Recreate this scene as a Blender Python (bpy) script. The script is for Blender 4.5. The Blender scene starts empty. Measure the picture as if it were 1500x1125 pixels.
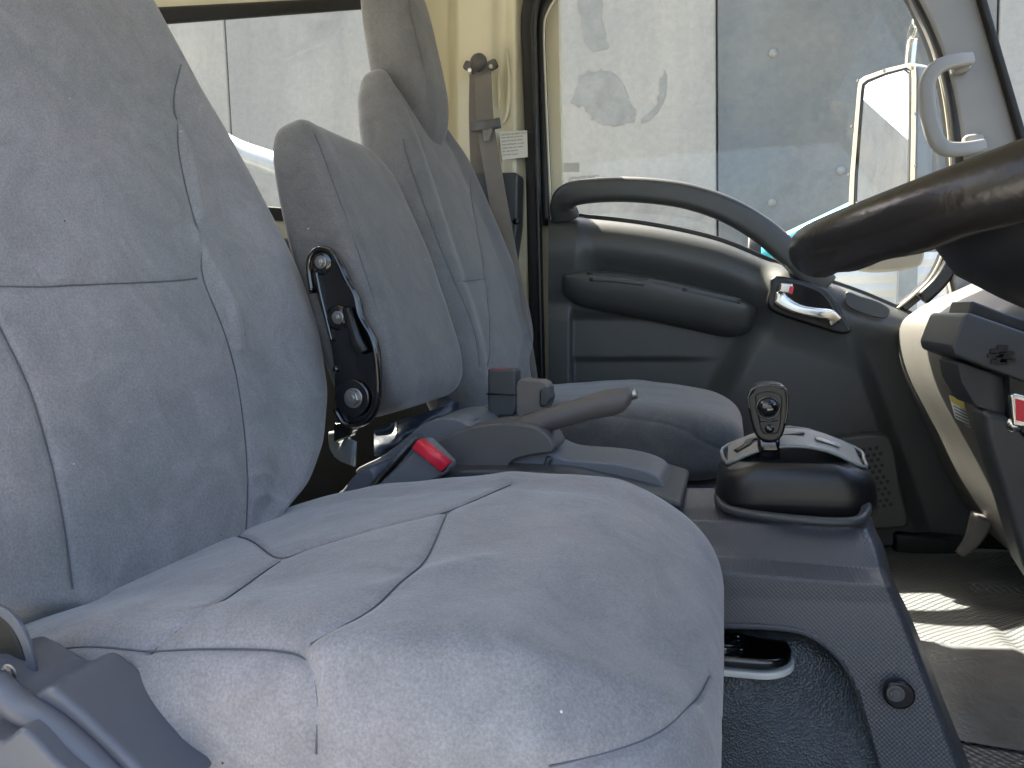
import bpy, bmesh, math, random
import numpy as np
from mathutils import Vector, Matrix
random.seed(3)
S = bpy.context.scene
COL = S.collection
R = math.radians
# ------------------------------------------------------------------ camera
FPX = 1127.0
YAW, PITCH, ROLL = R(15.85), R(5.05), R(1.6)
fw = Vector((-math.sin(YAW)*math.cos(PITCH), math.cos(YAW)*math.cos(PITCH), -math.sin(PITCH)))
r0 = Vector((math.cos(YAW), math.sin(YAW), 0))
u0 = r0.cross(fw)
RT = (r0*math.cos(ROLL) - u0*math.sin(ROLL)).normalized()
UP = (u0*math.cos(ROLL) + r0*math.sin(ROLL)).normalized()
cd = bpy.data.cameras.new('camera'); cam = bpy.data.objects.new('camera', cd); COL.objects.link(cam)
m3 = Matrix((RT, UP, -fw)).transposed()
cam.matrix_world = m3.to_4x4()
cd.sensor_width = 36; cd.lens = FPX/1500*36; cd.clip_start = .02; cd.clip_end = 500
S.camera = cam
# ------------------------------------------------------------------ world, sun, exposure
SUN_EL, SUN_AZ = 54, -48          # azimuth measured from +Y (passenger side) towards +X (front)
w = bpy.data.worlds.new("World"); S.world = w; w.use_nodes = True
nt = w.node_tree; bg = nt.nodes['Background']
sk = nt.nodes.new('ShaderNodeTexSky'); sk.sky_type = 'NISHITA'; sk.sun_disc = False
sk.sun_elevation = R(SUN_EL); sk.sun_rotation = R(SUN_AZ); sk.air_density = 1.0; sk.dust_density = 4.0; sk.ozone_density = .6
nt.links.new(sk.outputs[0], bg.inputs[0]); bg.inputs[1].default_value = .095
sd = bpy.data.lights.new('sun', 'SUN'); sd.energy = 5.0; sd.angle = R(.5); sd.color = (1, .93, .8)
so = bpy.data.objects.new('sun', sd); COL.objects.link(so)
sv = Vector((math.sin(R(SUN_AZ))*math.cos(R(SUN_EL)), math.cos(R(SUN_AZ))*math.cos(R(SUN_EL)), math.sin(R(SUN_EL))))
so.rotation_euler = sv.to_track_quat('Z', 'Y').to_euler()
S.view_settings.view_transform = 'Standard'; S.view_settings.look = 'None'
S.view_settings.exposure = 3.12; S.view_settings.gamma = 1
S.render.engine = 'CYCLES'
S.cycles.max_bounces = 10; S.cycles.diffuse_bounces = 6; S.cycles.transparent_max_bounces = 16
try: S.cycles.use_denoising = True
except Exception: pass

# ------------------------------------------------------------------ pixel -> point helpers
def ray(u, v):
    return fw*FPX + RT*(u-750) - UP*(v-562.5)
def at(u, v, Y):                       # point on the plane y = Y
    d = ray(u, v); return d*(Y/d.y)
def atz(u, v, Z):
    d = ray(u, v); return d*(Z/d.z)
def atx(u, v, X):
    d = ray(u, v); return d*(X/d.x)
class Frame:                            # local seat frame: lateral = Y, U = along, F = out of the face
    def __init__(s, O, U, F): s.O, s.U, s.F = Vector(O), Vector(U).normalized(), Vector(F).normalized()
    def inv(s, u, v, off=0.):
        d = ray(u, v); o = s.O + s.F*off
        p = d*(o.dot(s.F)/d.dot(s.F)); q = p-o
        return (p.y, q.dot(s.U))
    def pts(s, y, t, b):
        O, U, F = (np.array(a) for a in (s.O, s.U, s.F))
        P = O + t[..., None]*U + b[..., None]*F
        P[..., 1] += y
        return P
# ------------------------------------------------------------------ materials
def mat(name, col, rough=.5, metal=0, spec=.5, sheen=0, coat=0, var=.0, vscale=6, bump=0, bscale=400, kind='noise',
        emis=None, dist=.001, speck=0, col2=None, vdet=4, btype='noise'):
    m = bpy.data.materials.new(name); m.use_nodes = True
    n = m.node_tree.nodes; l = m.node_tree.links; b = n['Principled BSDF']
    c = tuple(col)+(1,)
    b.inputs['Base Color'].default_value = c
    b.inputs['Roughness'].default_value = rough; b.inputs['Metallic'].default_value = metal
    b.inputs['Specular IOR Level'].default_value = spec
    b.inputs['Sheen Weight'].default_value = sheen
    if sheen: b.inputs['Sheen Roughness'].default_value = .45
    b.inputs['Coat Weight'].default_value = coat; b.inputs['Coat Roughness'].default_value = .08
    tc = n.new('ShaderNodeTexCoord')
    if var or col2:
        nz = n.new('ShaderNodeTexNoise'); nz.inputs['Scale'].default_value = vscale; nz.inputs['Detail'].default_value = vdet
        nz.inputs['Roughness'].default_value = .6
        l.new(tc.outputs['Object'], nz.inputs['Vector'])
        rp = n.new('ShaderNodeValToRGB'); e = rp.color_ramp.elements; nz.inputs['Roughness'].default_value = .68
        e[0].position = .32; e[1].position = .68
        lo = tuple(x*(1-var) for x in col)+(1,); hi = (tuple(x*(1+var) for x in col) if col2 is None else tuple(col2))+(1,)
        e[0].color = lo; e[1].color = hi
        l.new(nz.outputs['Fac'], rp.inputs[0]); out = rp.outputs[0]
        if speck:
            vz = n.new('ShaderNodeTexVoronoi'); vz.inputs['Scale'].default_value = 38; vz.inputs['Randomness'].default_value = 1
            l.new(tc.outputs['Object'], vz.inputs['Vector'])
            lt = n.new('ShaderNodeMath'); lt.operation = 'LESS_THAN'; lt.inputs[1].default_value = speck
            l.new(vz.outputs['Distance'], lt.inputs[0])
            mx = n.new('ShaderNodeMix'); mx.data_type = 'RGBA'
            l.new(lt.outputs[0], mx.inputs['Factor']); l.new(out, mx.inputs['A']); mx.inputs['B'].default_value = (.6, .6, .6, 1)
            out = mx.outputs['Result']
        l.new(out, b.inputs['Base Color'])
    if bump:
        if btype == 'noise':
            t = n.new('ShaderNodeTexNoise'); t.inputs['Scale'].default_value = bscale; t.inputs['Detail'].default_value = 3; o = t.outputs['Fac']
        elif btype == 'voronoi':
            t = n.new('ShaderNodeTexVoronoi'); t.inputs['Scale'].default_value = bscale; o = t.outputs['Distance']
        l.new(tc.outputs['Object'], t.inputs['Vector'])
        bp = n.new('ShaderNodeBump'); bp.inputs['Strength'].default_value = bump; bp.inputs['Distance'].default_value = dist
        l.new(o, bp.inputs['Height']); l.new(bp.outputs[0], b.inputs['Normal'])
    if emis: b.inputs['Emission Color'].default_value = tuple(emis)+(1,); b.inputs['Emission Strength'].default_value = 1
    return m
def checker_plastic(name, col, rough, pitch, strength, axis=('x', 'z'), dist=.001):
    m = mat(name, col, rough, spec=.5)
    n = m.node_tree.nodes; l = m.node_tree.links; b = n['Principled BSDF']
    tc = n.new('ShaderNodeTexCoord'); sp = n.new('ShaderNodeSeparateXYZ'); l.new(tc.outputs['Object'], sp.inputs[0])
    outs = []
    for a in axis:
        k = n.new('ShaderNodeMath'); k.operation = 'MULTIPLY'; k.inputs[1].default_value = 2*math.pi/pitch
        l.new(sp.outputs[a.upper()], k.inputs[0])
        s_ = n.new('ShaderNodeMath'); s_.operation = 'SINE'; l.new(k.outputs[0], s_.inputs[0]); outs.append(s_)
    mu = n.new('ShaderNodeMath'); mu.operation = 'MULTIPLY'; l.new(outs[0].outputs[0], mu.inputs[0]); l.new(outs[1].outputs[0], mu.inputs[1])
    bp = n.new('ShaderNodeBump'); bp.inputs['Strength'].default_value = strength; bp.inputs['Distance'].default_value = dist
    l.new(mu.outputs[0], bp.inputs['Height']); l.new(bp.outputs[0], b.inputs['Normal'])
    return m
def glass_mat(name, tint=(.95, .955, .94), refl=1.0):
    m = bpy.data.materials.new(name); m.use_nodes = True
    n = m.node_tree.nodes; l = m.node_tree.links; n.clear()
    o = n.new('ShaderNodeOutputMaterial'); t = n.new('ShaderNodeBsdfTransparent'); g = n.new('ShaderNodeBsdfGlossy')
    g.inputs['Roughness'].default_value = .01; t.inputs[0].default_value = tint+(1,)
    lw = n.new('ShaderNodeLayerWeight'); lw.inputs[0].default_value = .5
    pw = n.new('ShaderNodeMath'); pw.operation = 'POWER'; pw.inputs[1].default_value = 5; l.new(lw.outputs['Facing'], pw.inputs[0])
    f = n.new('ShaderNodeMath'); f.operation = 'MULTIPLY_ADD'; f.inputs[1].default_value = .9; f.inputs[2].default_value = .016*refl; l.new(pw.outputs[0], f.inputs[0])
    mx = n.new('ShaderNodeMixShader'); l.new(f.outputs[0], mx.inputs[0]); l.new(t.outputs[0], mx.inputs[1]); l.new(g.outputs[0], mx.inputs[2])
    l.new(mx.outputs[0], o.inputs[0]); return m

M = {}
def fabric_mat(name, c0, c1, seed=0):
    m = bpy.data.materials.new(name); m.use_nodes = True
    n = m.node_tree.nodes; l = m.node_tree.links; b = n['Principled BSDF']
    b.inputs['Roughness'].default_value = .95; b.inputs['Specular IOR Level'].default_value = .12
    b.inputs['Sheen Weight'].default_value = .3; b.inputs['Sheen Roughness'].default_value = .4
    tc = n.new('ShaderNodeTexCoord'); mp = n.new('ShaderNodeMapping'); mp.inputs['Location'].default_value = (seed, seed, seed)
    l.new(tc.outputs['Object'], mp.inputs[0])
    def nz(sc, det, rough=.6, dis=0):
        t = n.new('ShaderNodeTexNoise'); t.inputs['Scale'].default_value = sc; t.inputs['Detail'].default_value = det
        t.inputs['Roughness'].default_value = rough; t.inputs['Distortion'].default_value = dis; l.new(mp.outputs[0], t.inputs['Vector']); return t.outputs['Fac']
    def ramp(f, p0, p1, a, c):
        r = n.new('ShaderNodeValToRGB'); e = r.color_ramp.elements; e[0].position = p0; e[1].position = p1; e[0].color = tuple(a)+(1,); e[1].color = tuple(c)+(1,)
        l.new(f, r.inputs[0]); return r.outputs[0]
    def mul(a, c, bt='MULTIPLY', f=1):
        x = n.new('ShaderNodeMix'); x.data_type = 'RGBA'; x.blend_type = bt; x.inputs['Factor'].default_value = f
        l.new(a, x.inputs['A']); l.new(c, x.inputs['B']); return x.outputs['Result']
    g = lambda v: (v, v, v)
    c = ramp(nz(5, 8, .65, .5), .36, .64, c0, c1)
    c = mul(c, ramp(nz(17, 8, .7, 1.2), .34, .66, g(.87), g(1.11)))                 # brushed nap
    c = mul(c, ramp(nz(520, 2, .6), .3, .7, g(.84), g(1.16)))                       # weave grain
    c = mul(c, ramp(nz(2.1, 4, .5), .62, .70, g(1), (1.10, 1.10, 1.09)))            # worn areas
    vz = n.new('ShaderNodeTexVoronoi'); vz.inputs['Scale'].default_value = 42; l.new(mp.outputs[0], vz.inputs['Vector'])
    lt = n.new('ShaderNodeMath'); lt.operation = 'LESS_THAN'; lt.inputs[1].default_value = .035; l.new(vz.outputs['Distance'], lt.inputs[0])
    sp = n.new('ShaderNodeSeparateColor'); l.new(vz.outputs['Color'], sp.inputs[0])
    gt = n.new('ShaderNodeMath'); gt.operation = 'GREATER_THAN'; gt.inputs[1].default_value = .72; l.new(sp.outputs[0], gt.inputs[0])
    mm = n.new('ShaderNodeMath'); mm.operation = 'MULTIPLY'; l.new(lt.outputs[0], mm.inputs[0]); l.new(gt.outputs[0], mm.inputs[1])
    lint = ramp(sp.outputs[1], .45, .5, g(.02), g(.6))
    x = n.new('ShaderNodeMix'); x.data_type = 'RGBA'; l.new(mm.outputs[0], x.inputs['Factor']); l.new(c, x.inputs['A']); l.new(lint, x.inputs['B'])
    l.new(x.outputs['Result'], b.inputs['Base Color'])
    b1 = n.new('ShaderNodeBump'); b1.inputs['Strength'].default_value = .5; b1.inputs['Distance'].default_value = .0008; l.new(nz(700, 3), b1.inputs['Height'])
    b2 = n.new('ShaderNodeBump'); b2.inputs['Strength'].default_value = .35; b2.inputs['Distance'].default_value = .004; l.new(nz(22, 5, .55, .8), b2.inputs['Height'])
    l.new(b1.outputs[0], b2.inputs['Normal']); l.new(b2.outputs[0], b.inputs['Normal'])
    return m
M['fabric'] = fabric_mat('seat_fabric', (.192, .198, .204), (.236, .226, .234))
M['fabric_far_shade'] = fabric_mat('shaded_seat_fabric', (.122, .126, .127), (.148, .142, .142), 5)  # same seat fabric, darkened to put the far seats' shade into the colour
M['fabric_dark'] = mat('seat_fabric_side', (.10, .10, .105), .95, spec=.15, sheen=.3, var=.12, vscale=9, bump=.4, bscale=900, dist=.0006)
M['plastic'] = mat('dark_grey_plastic', (.042, .045, .048), .42, var=.1, vscale=5, bump=.25, bscale=1100, dist=.0004)
M['dash'] = mat('dash_plastic', (.10, .097, .09), .5, var=.08, vscale=4, bump=.3, bscale=900, dist=.0004)
M['plastic_door'] = mat('door_trim_plastic', (.050, .053, .052), .42, var=.12, vscale=3, bump=.3, bscale=900, dist=.0004)
M['plastic_mid'] = mat('mid_grey_plastic', (.12, .125, .135), .45, var=.08, vscale=8, bump=.2, bscale=1000, dist=.0004)
M['plastic_warm'] = mat('brown_grey_plastic', (.085, .08, .078), .5, var=.08, vscale=8, bump=.3, bscale=900, dist=.0004)
M['plastic_light'] = mat('light_grey_plastic', (.23, .22, .205), .5, var=.05, vscale=5, bump=.15, bscale=900, dist=.0004)
M['seat_side'] = mat('seat_side_plastic', (.078, .085, .105), .4, var=.08, vscale=9, bump=.15, bscale=900, dist=.0004)
M['black'] = mat('satin_black', (.005, .005, .0055), .4)
M['rubber'] = mat('black_rubber', (.007, .007, .0075), .6, var=.3, vscale=30)
M['gloss_black'] = mat('gloss_black_paint', (.003, .003, .0035), .16, coat=.8, var=.3, vscale=25, bump=.15, bscale=60, dist=.001)
M['wheel'] = mat('worn_black_leather', (.007, .006, .0055), .27, spec=.38, var=.3, vscale=20, bump=.35, bscale=160, dist=.001)
M['cream'] = mat('cream_body_paint', (.60, .565, .425), .35, coat=.3, var=.04, vscale=3)
M['grey_paint'] = mat('silver_grey_paint', (.17, .19, .195), .35, coat=.2, var=.1, vscale=20)
M['chrome'] = mat('satin_chrome', (.62, .61, .58), .25, metal=1, var=.1, vscale=20)
M['steel'] = mat('bare_steel', (.34, .33, .31), .35, metal=1, var=.3, vscale=60)
M['red'] = mat('red_plastic', (.62, .02, .045), .35)
M['belt'] = mat('belt_webbing', (.155, .14, .125), .8, spec=.2, var=.08, vscale=14, bump=.5, bscale=700, dist=.0006)
M['paper'] = mat('label_paper', (.62, .62, .58), .6)
M['ink'] = mat('label_ink', (.05, .05, .05), .6)
M['yellow'] = mat('label_yellow', (.6, .5, .12), .6)
M['vinyl'] = mat('blue_grey_vinyl', (.055, .064, .070), .3, var=.4, vscale=9, bump=.8, bscale=420, dist=.0014, btype='voronoi')
M['matfloor'] = mat('rubber_floor_mat', (.105, .112, .116), .5, var=.35, vscale=9, bump=.7, bscale=130, dist=.002)
M['matgrid'] = checker_plastic('ribbed_rubber_mat', (.105, .112, .115), .45, .014, 1.0, ('x', 'y'), .0015)
M['texplastic'] = checker_plastic('dimpled_grey_plastic', (.058, .062, .072), .38, .0045, .3, ('x', 'z'), .0005)
M['carpet'] = mat('brown_underlay', (.10, .085, .06), .7, var=.5, vscale=70, bump=1, bscale=150, dist=.004)
M['leather'] = mat('navy_soft_vinyl', (.028, .035, .045), .35, var=.3, vscale=25, bump=.4, bscale=70, dist=.004)
M['turq'] = mat('turquoise_paint', (.03, .45, .52), .4, var=.12, vscale=4)
M['mirror_frame'] = mat('mirror_frame_plastic', (.24, .22, .175), .45, var=.08, vscale=8)
M['mirror_back'] = mat('mirror_housing_plastic', (.17, .18, .18), .45, var=.08, vscale=8)
M['white'] = mat('white_paint', (.5, .5, .48), .4, var=.05, vscale=6)
M['mirror'] = mat('mirror_glass', (.93, .93, .93), .01, metal=1)
M['ground'] = mat('yard_concrete', (.32, .31, .29), .9, var=.25, vscale=.8, bump=.4, bscale=30, dist=.01)
M['dust'] = mat('settled_dust', (.3, .29, .27), .9)
M['fabric_cushion_shade'] = fabric_mat('shaded_cushion_fabric', (.078, .079, .078), (.100, .097, .095), 8)  # darker again: shade on the passenger cushion painted into its base colour
M['thread'] = mat('seam_thread', (.085, .09, .1), .9)
M['glass'] = glass_mat('window_glass')
def wall_mat(name, base, warm, seed):
    m = bpy.data.materials.new(name); m.use_nodes = True
    n = m.node_tree.nodes; l = m.node_tree.links; b = n['Principled BSDF']; b.inputs['Roughness'].default_value = .9
    b.inputs['Specular IOR Level'].default_value = .2
    tc = n.new('ShaderNodeTexCoord'); mp = n.new('ShaderNodeMapping'); l.new(tc.outputs['Object'], mp.inputs[0])
    mp.inputs['Location'].default_value = (seed, seed*2, seed*.7)
    def noise(sc, det, vec, stretch=None, rough=.6, dis=0):
        v = vec
        if stretch:
            q = n.new('ShaderNodeMapping'); q.inputs['Scale'].default_value = stretch; l.new(v, q.inputs[0]); v = q.outputs[0]
        t = n.new('ShaderNodeTexNoise'); t.inputs['Scale'].default_value = sc; t.inputs['Detail'].default_value = det
        t.inputs['Roughness'].default_value = rough; t.inputs['Distortion'].default_value = dis
        l.new(v, t.inputs['Vector']); return t.outputs['Fac']
    def ramp(f, p0, p1, c0, c1):
        r = n.new('ShaderNodeValToRGB'); e = r.color_ramp.elements; e[0].position = p0; e[1].position = p1
        e[0].color = c0+(1,); e[1].color = c1+(1,); l.new(f, r.inputs[0]); return r.outputs[0]
    def mul(a, c, f=1):
        x = n.new('ShaderNodeMix'); x.data_type = 'RGBA'; x.blend_type = 'MULTIPLY'; x.inputs['Factor'].default_value = f
        l.new(a, x.inputs['A']); l.new(c, x.inputs['B']); return x.outputs['Result']
    V = mp.outputs[0]
    a = ramp(noise(.9, 6, V), .35, .65, base, warm)
    s = ramp(noise(2.2, 5, V, (1.5, 1, .12)), .35, .68, (.82, .83, .84), (1, 1, 1))         # vertical runs
    g = ramp(noise(26, 6, V, rough=.75), .3, .7, (.86, .86, .87), (1.06, 1.06, 1.05))
    p = ramp(noise(1.6, 9, V, rough=.55, dis=.6), .56, .66, (1, 1, 1), (.86, .855, .845))        # patch repairs
    k = ramp(noise(60, 3, V), .68, .72, (1, 1, 1), (.5, .5, .5))
    c = mul(mul(mul(mul(a, s, .8), g), p), k, .5)
    l.new(c, b.inputs['Base Color'])
    bp = n.new('ShaderNodeBump'); bp.inputs['Strength'].default_value = .3; bp.inputs['Distance'].default_value = .01
    l.new(noise(14, 8, V, rough=.7), bp.inputs['Height']); l.new(bp.outputs[0], b.inputs['Normal'])
    return m
M['wallA'] = wall_mat('pale_precast_concrete', (.25, .246, .226), (.325, .305, .265), 1.3)
M['wallB'] = wall_mat('blue_grey_precast_concrete', (.112, .126, .134), (.17, .165, .148), 4.1)

# ------------------------------------------------------------------ object helpers
def thing(name, loc, label, cat, group=None):
    o = bpy.data.objects.new(name, None); o.location = loc; o.empty_display_size = .05; COL.objects.link(o)
    o['label'] = label; o['category'] = cat
    if group: o['group'] = group
    return o
def tag(o, label=None, cat=None, group=None, kind=None):
    for k, v in (('label', label), ('category', cat), ('group', group), ('kind', kind)):
        if v: o[k] = v
    return o
def rootloc(p):
    while p is not None and p.parent is not None: p = p.parent
    return Vector(p.location) if p is not None else Vector((0, 0, 0))
def obj(name, V, F, m, parent=None, smooth=True, bevel=0, seg=3, sub=0, origin=None):
    if parent is not None: org = rootloc(parent)
    elif origin is not None: org = Vector(origin)
    else: org = Vector((0, 0, 0))
    me = bpy.data.meshes.new(name)
    me.from_pydata([tuple(Vector(p)-org) for p in V] if not isinstance(V, np.ndarray) else (V-np.array(org)).tolist(), [], F)
    bm = bmesh.new(); bm.from_mesh(me); bmesh.ops.recalc_face_normals(bm, faces=bm.faces); bm.to_mesh(me); bm.free()
    me.polygons.foreach_set('use_smooth', [smooth]*len(me.polygons))
    o = bpy.data.objects.new(name, me); COL.objects.link(o)
    me.materials.append(M[m] if isinstance(m, str) else m)
    if parent is not None: o.parent = parent
    elif origin is not None: o.location = org
    if sub:
        md = o.modifiers.new('s', 'SUBSURF'); md.levels = md.render_levels = sub
    if bevel:
        md = o.modifiers.new('b', 'BEVEL'); md.width = bevel; md.segments = seg; md.limit_method = 'ANGLE'; md.angle_limit = R(35)
        md2 = o.modifiers.new('w', 'WEIGHTED_NORMAL'); md2.keep_sharp = True
    return o
def cr(pts, n=8, closed=False):                 # Catmull-Rom resample (tuples or Vectors)
    P = [Vector(p) for p in pts]; out = []; N = len(P)
    rng = N if closed else N-1
    for i in range(rng):
        p0, p1, p2, p3 = (P[(i-1) % N] if (closed or i > 0) else P[0]*2-P[1]), P[i], P[(i+1) % N], (P[(i+2) % N] if (closed or i+2 < N) else P[-1]*2-P[-2])
        for k in range(n):
            t = k/n
            out.append(.5*((2*p1)+(p2-p0)*t+(2*p0-5*p1+4*p2-p3)*t*t+(3*p1-p0-3*p2+p3)*t**3))
    if not closed: out.append(P[-1].copy())
    return out
def loft(rings, closed=True, caps=True):
    V = []; F = []; n = len(rings[0])
    for r in rings: V += [Vector(p) for p in r]
    for i in range(len(rings)-1):
        for j in range(n if closed else n-1):
            k = (j+1) % n
            F.append((i*n+j, i*n+k, (i+1)*n+k, (i+1)*n+j))
    if caps and closed:
        F.append(tuple(range(n-1, -1, -1))); F.append(tuple((len(rings)-1)*n+j for j in range(n)))
    return V, F
def merge(*vf):
    V = []; F = []
    for v, f in vf:
        o = len(V); V += list(v); F += [tuple(a+o for a in t) for t in f]
    return V, F
def sweep(path, sec, nrm, scale=None, twist=None, caps=True):
    """sec: list of (a,b): a along side (t x nrm), b along nrm"""
    P = [Vector(p) for p in path]; rings = []
    nrm = Vector(nrm)
    for i, p in enumerate(P):
        t = (P[min(i+1, len(P)-1)]-P[max(i-1, 0)]).normalized()
        sd = t.cross(nrm).normalized(); nn = sd.cross(t).normalized()
        k = scale(i/(len(P)-1)) if scale else 1
        kx, ky = k if isinstance(k, tuple) else (k, k)
        rings.append([p+sd*a*kx+nn*b*ky for a, b in sec])
    return loft(rings, True, caps)
def rrect(w, h, r, n=4):
    out = []
    for cx, cy, a0 in ((w/2-r, h/2-r, 0), (-w/2+r, h/2-r, 90), (-w/2+r, -h/2+r, 180), (w/2-r, -h/2+r, 270)):
        for k in range(n+1):
            a = R(a0+90*k/n); out.append((cx+r*math.cos(a), cy+r*math.sin(a)))
    return out
def circ(r, n=20, ry=None):
    return [(r*math.cos(2*math.pi*k/n), (ry or r)*math.sin(2*math.pi*k/n)) for k in range(n)]
def prism(pts, off):                              # pts: 3D outline, off: extrusion vector
    off = Vector(off); n = len(pts); V = [Vector(p) for p in pts]+[Vector(p)+off for p in pts]
    F = [tuple(range(n)), tuple(range(2*n-1, n-1, -1))]
    F += [(i, i+n, (i+1) % n+n, (i+1) % n) for i in range(n)]
    return V, F
def ppx(px, Y, thick, smooth_n=0, closed=True):   # pixel outline on plane y=Y, thickness in +Y
    pts = [at(u, v, Y) for u, v in px]
    if smooth_n: pts = cr(pts, smooth_n, True)
    return prism(pts, (0, thick, 0))
def box(c, sx, sy, sz, rot=None):
    c = Vector(c); V = []
    for x in (-1, 1):
        for y in (-1, 1):
            for z in (-1, 1):
                p = Vector((x*sx/2, y*sy/2, z*sz/2))
                if rot is not None: p = rot @ p
                V.append(c+p)
    F = [(0, 1, 3, 2), (4, 6, 7, 5), (0, 4, 5, 1), (2, 3, 7, 6), (0, 2, 6, 4), (1, 5, 7, 3)]
    return V, F
def cyl(c, axis, r, h, n=24, r2=None):
    axis = Vector(axis).normalized(); a = axis.orthogonal().normalized(); b = axis.cross(a); c = Vector(c); r2 = r if r2 is None else r2
    rings = []
    for z, rr in ((0, r), (h, r2)):
        rings.append([c+axis*z+(a*math.cos(2*math.pi*k/n)+b*math.sin(2*math.pi*k/n))*rr for k in range(n)])
    return loft(rings)
def dome(c, axis, r, h, n=24, k=6):
    axis = Vector(axis).normalized(); a = axis.orthogonal().normalized(); b = axis.cross(a); c = Vector(c); rings = []
    for i in range(k+1):
        t = math.pi/2*i/k*.97
        rings.append([c+axis*h*math.sin(t)+(a*math.cos(2*math.pi*j/n)+b*math.sin(2*math.pi*j/n))*r*math.cos(t) for j in range(n)])
    return loft(rings)
def bolt(name, c, axis, r, h, m, parent):
    return obj(name, *merge(cyl(c, axis, r*1.35, h*.25, 24), cyl(Vector(c)+Vector(axis).normalized()*h*.25, axis, r, h*.7, 6), cyl(Vector(c)+Vector(axis).normalized()*h*.95, axis, r*.6, h*.25, 16)), m, parent, smooth=False, bevel=h*.12, seg=2)
def sst(x, a, b):
    t = np.clip((x-a)/(b-a), 0, 1); return t*t*(3-2*t)
def vnoise(y, s, sc, seed=0):                    # smooth 2-D wobble from summed sines
    rs = np.random.RandomState(seed); o = 0
    for k in range(7):
        a, b = rs.uniform(-1, 1, 2)*sc*2; o = o+math.pow(.8, k)*np.sin(a*y+b*s+rs.uniform(0, 6.28))
    return o/3
def polydist(y, s, poly):
    d = np.full(y.shape, 9.)
    for (a, b), (c, e) in zip(poly[:-1], poly[1:]):
        vx, vy = c-a, e-b; L = vx*vx+vy*vy+1e-12
        t = np.clip(((y-a)*vx+(s-b)*vy)/L, 0, 1)
        d = np.minimum(d, np.hypot(y-a-t*vx, s-b-t*vy))
    return d
def sm_poly(pts, n=8): return [(p.x, p.y) for p in cr([(a, b, 0) for a, b in pts], n)]
def tab(t, s, smooth=0):
    xs = [a for a, b in t]; ys = [b for a, b in t]
    f = np.interp(s, xs, ys)
    if smooth:
        k = np.exp(-np.linspace(-2, 2, smooth)**2); k /= k.sum()
        f = np.convolve(np.pad(f, smooth//2, mode='edge'), k, 'valid')[:len(s)]
    return f
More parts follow.
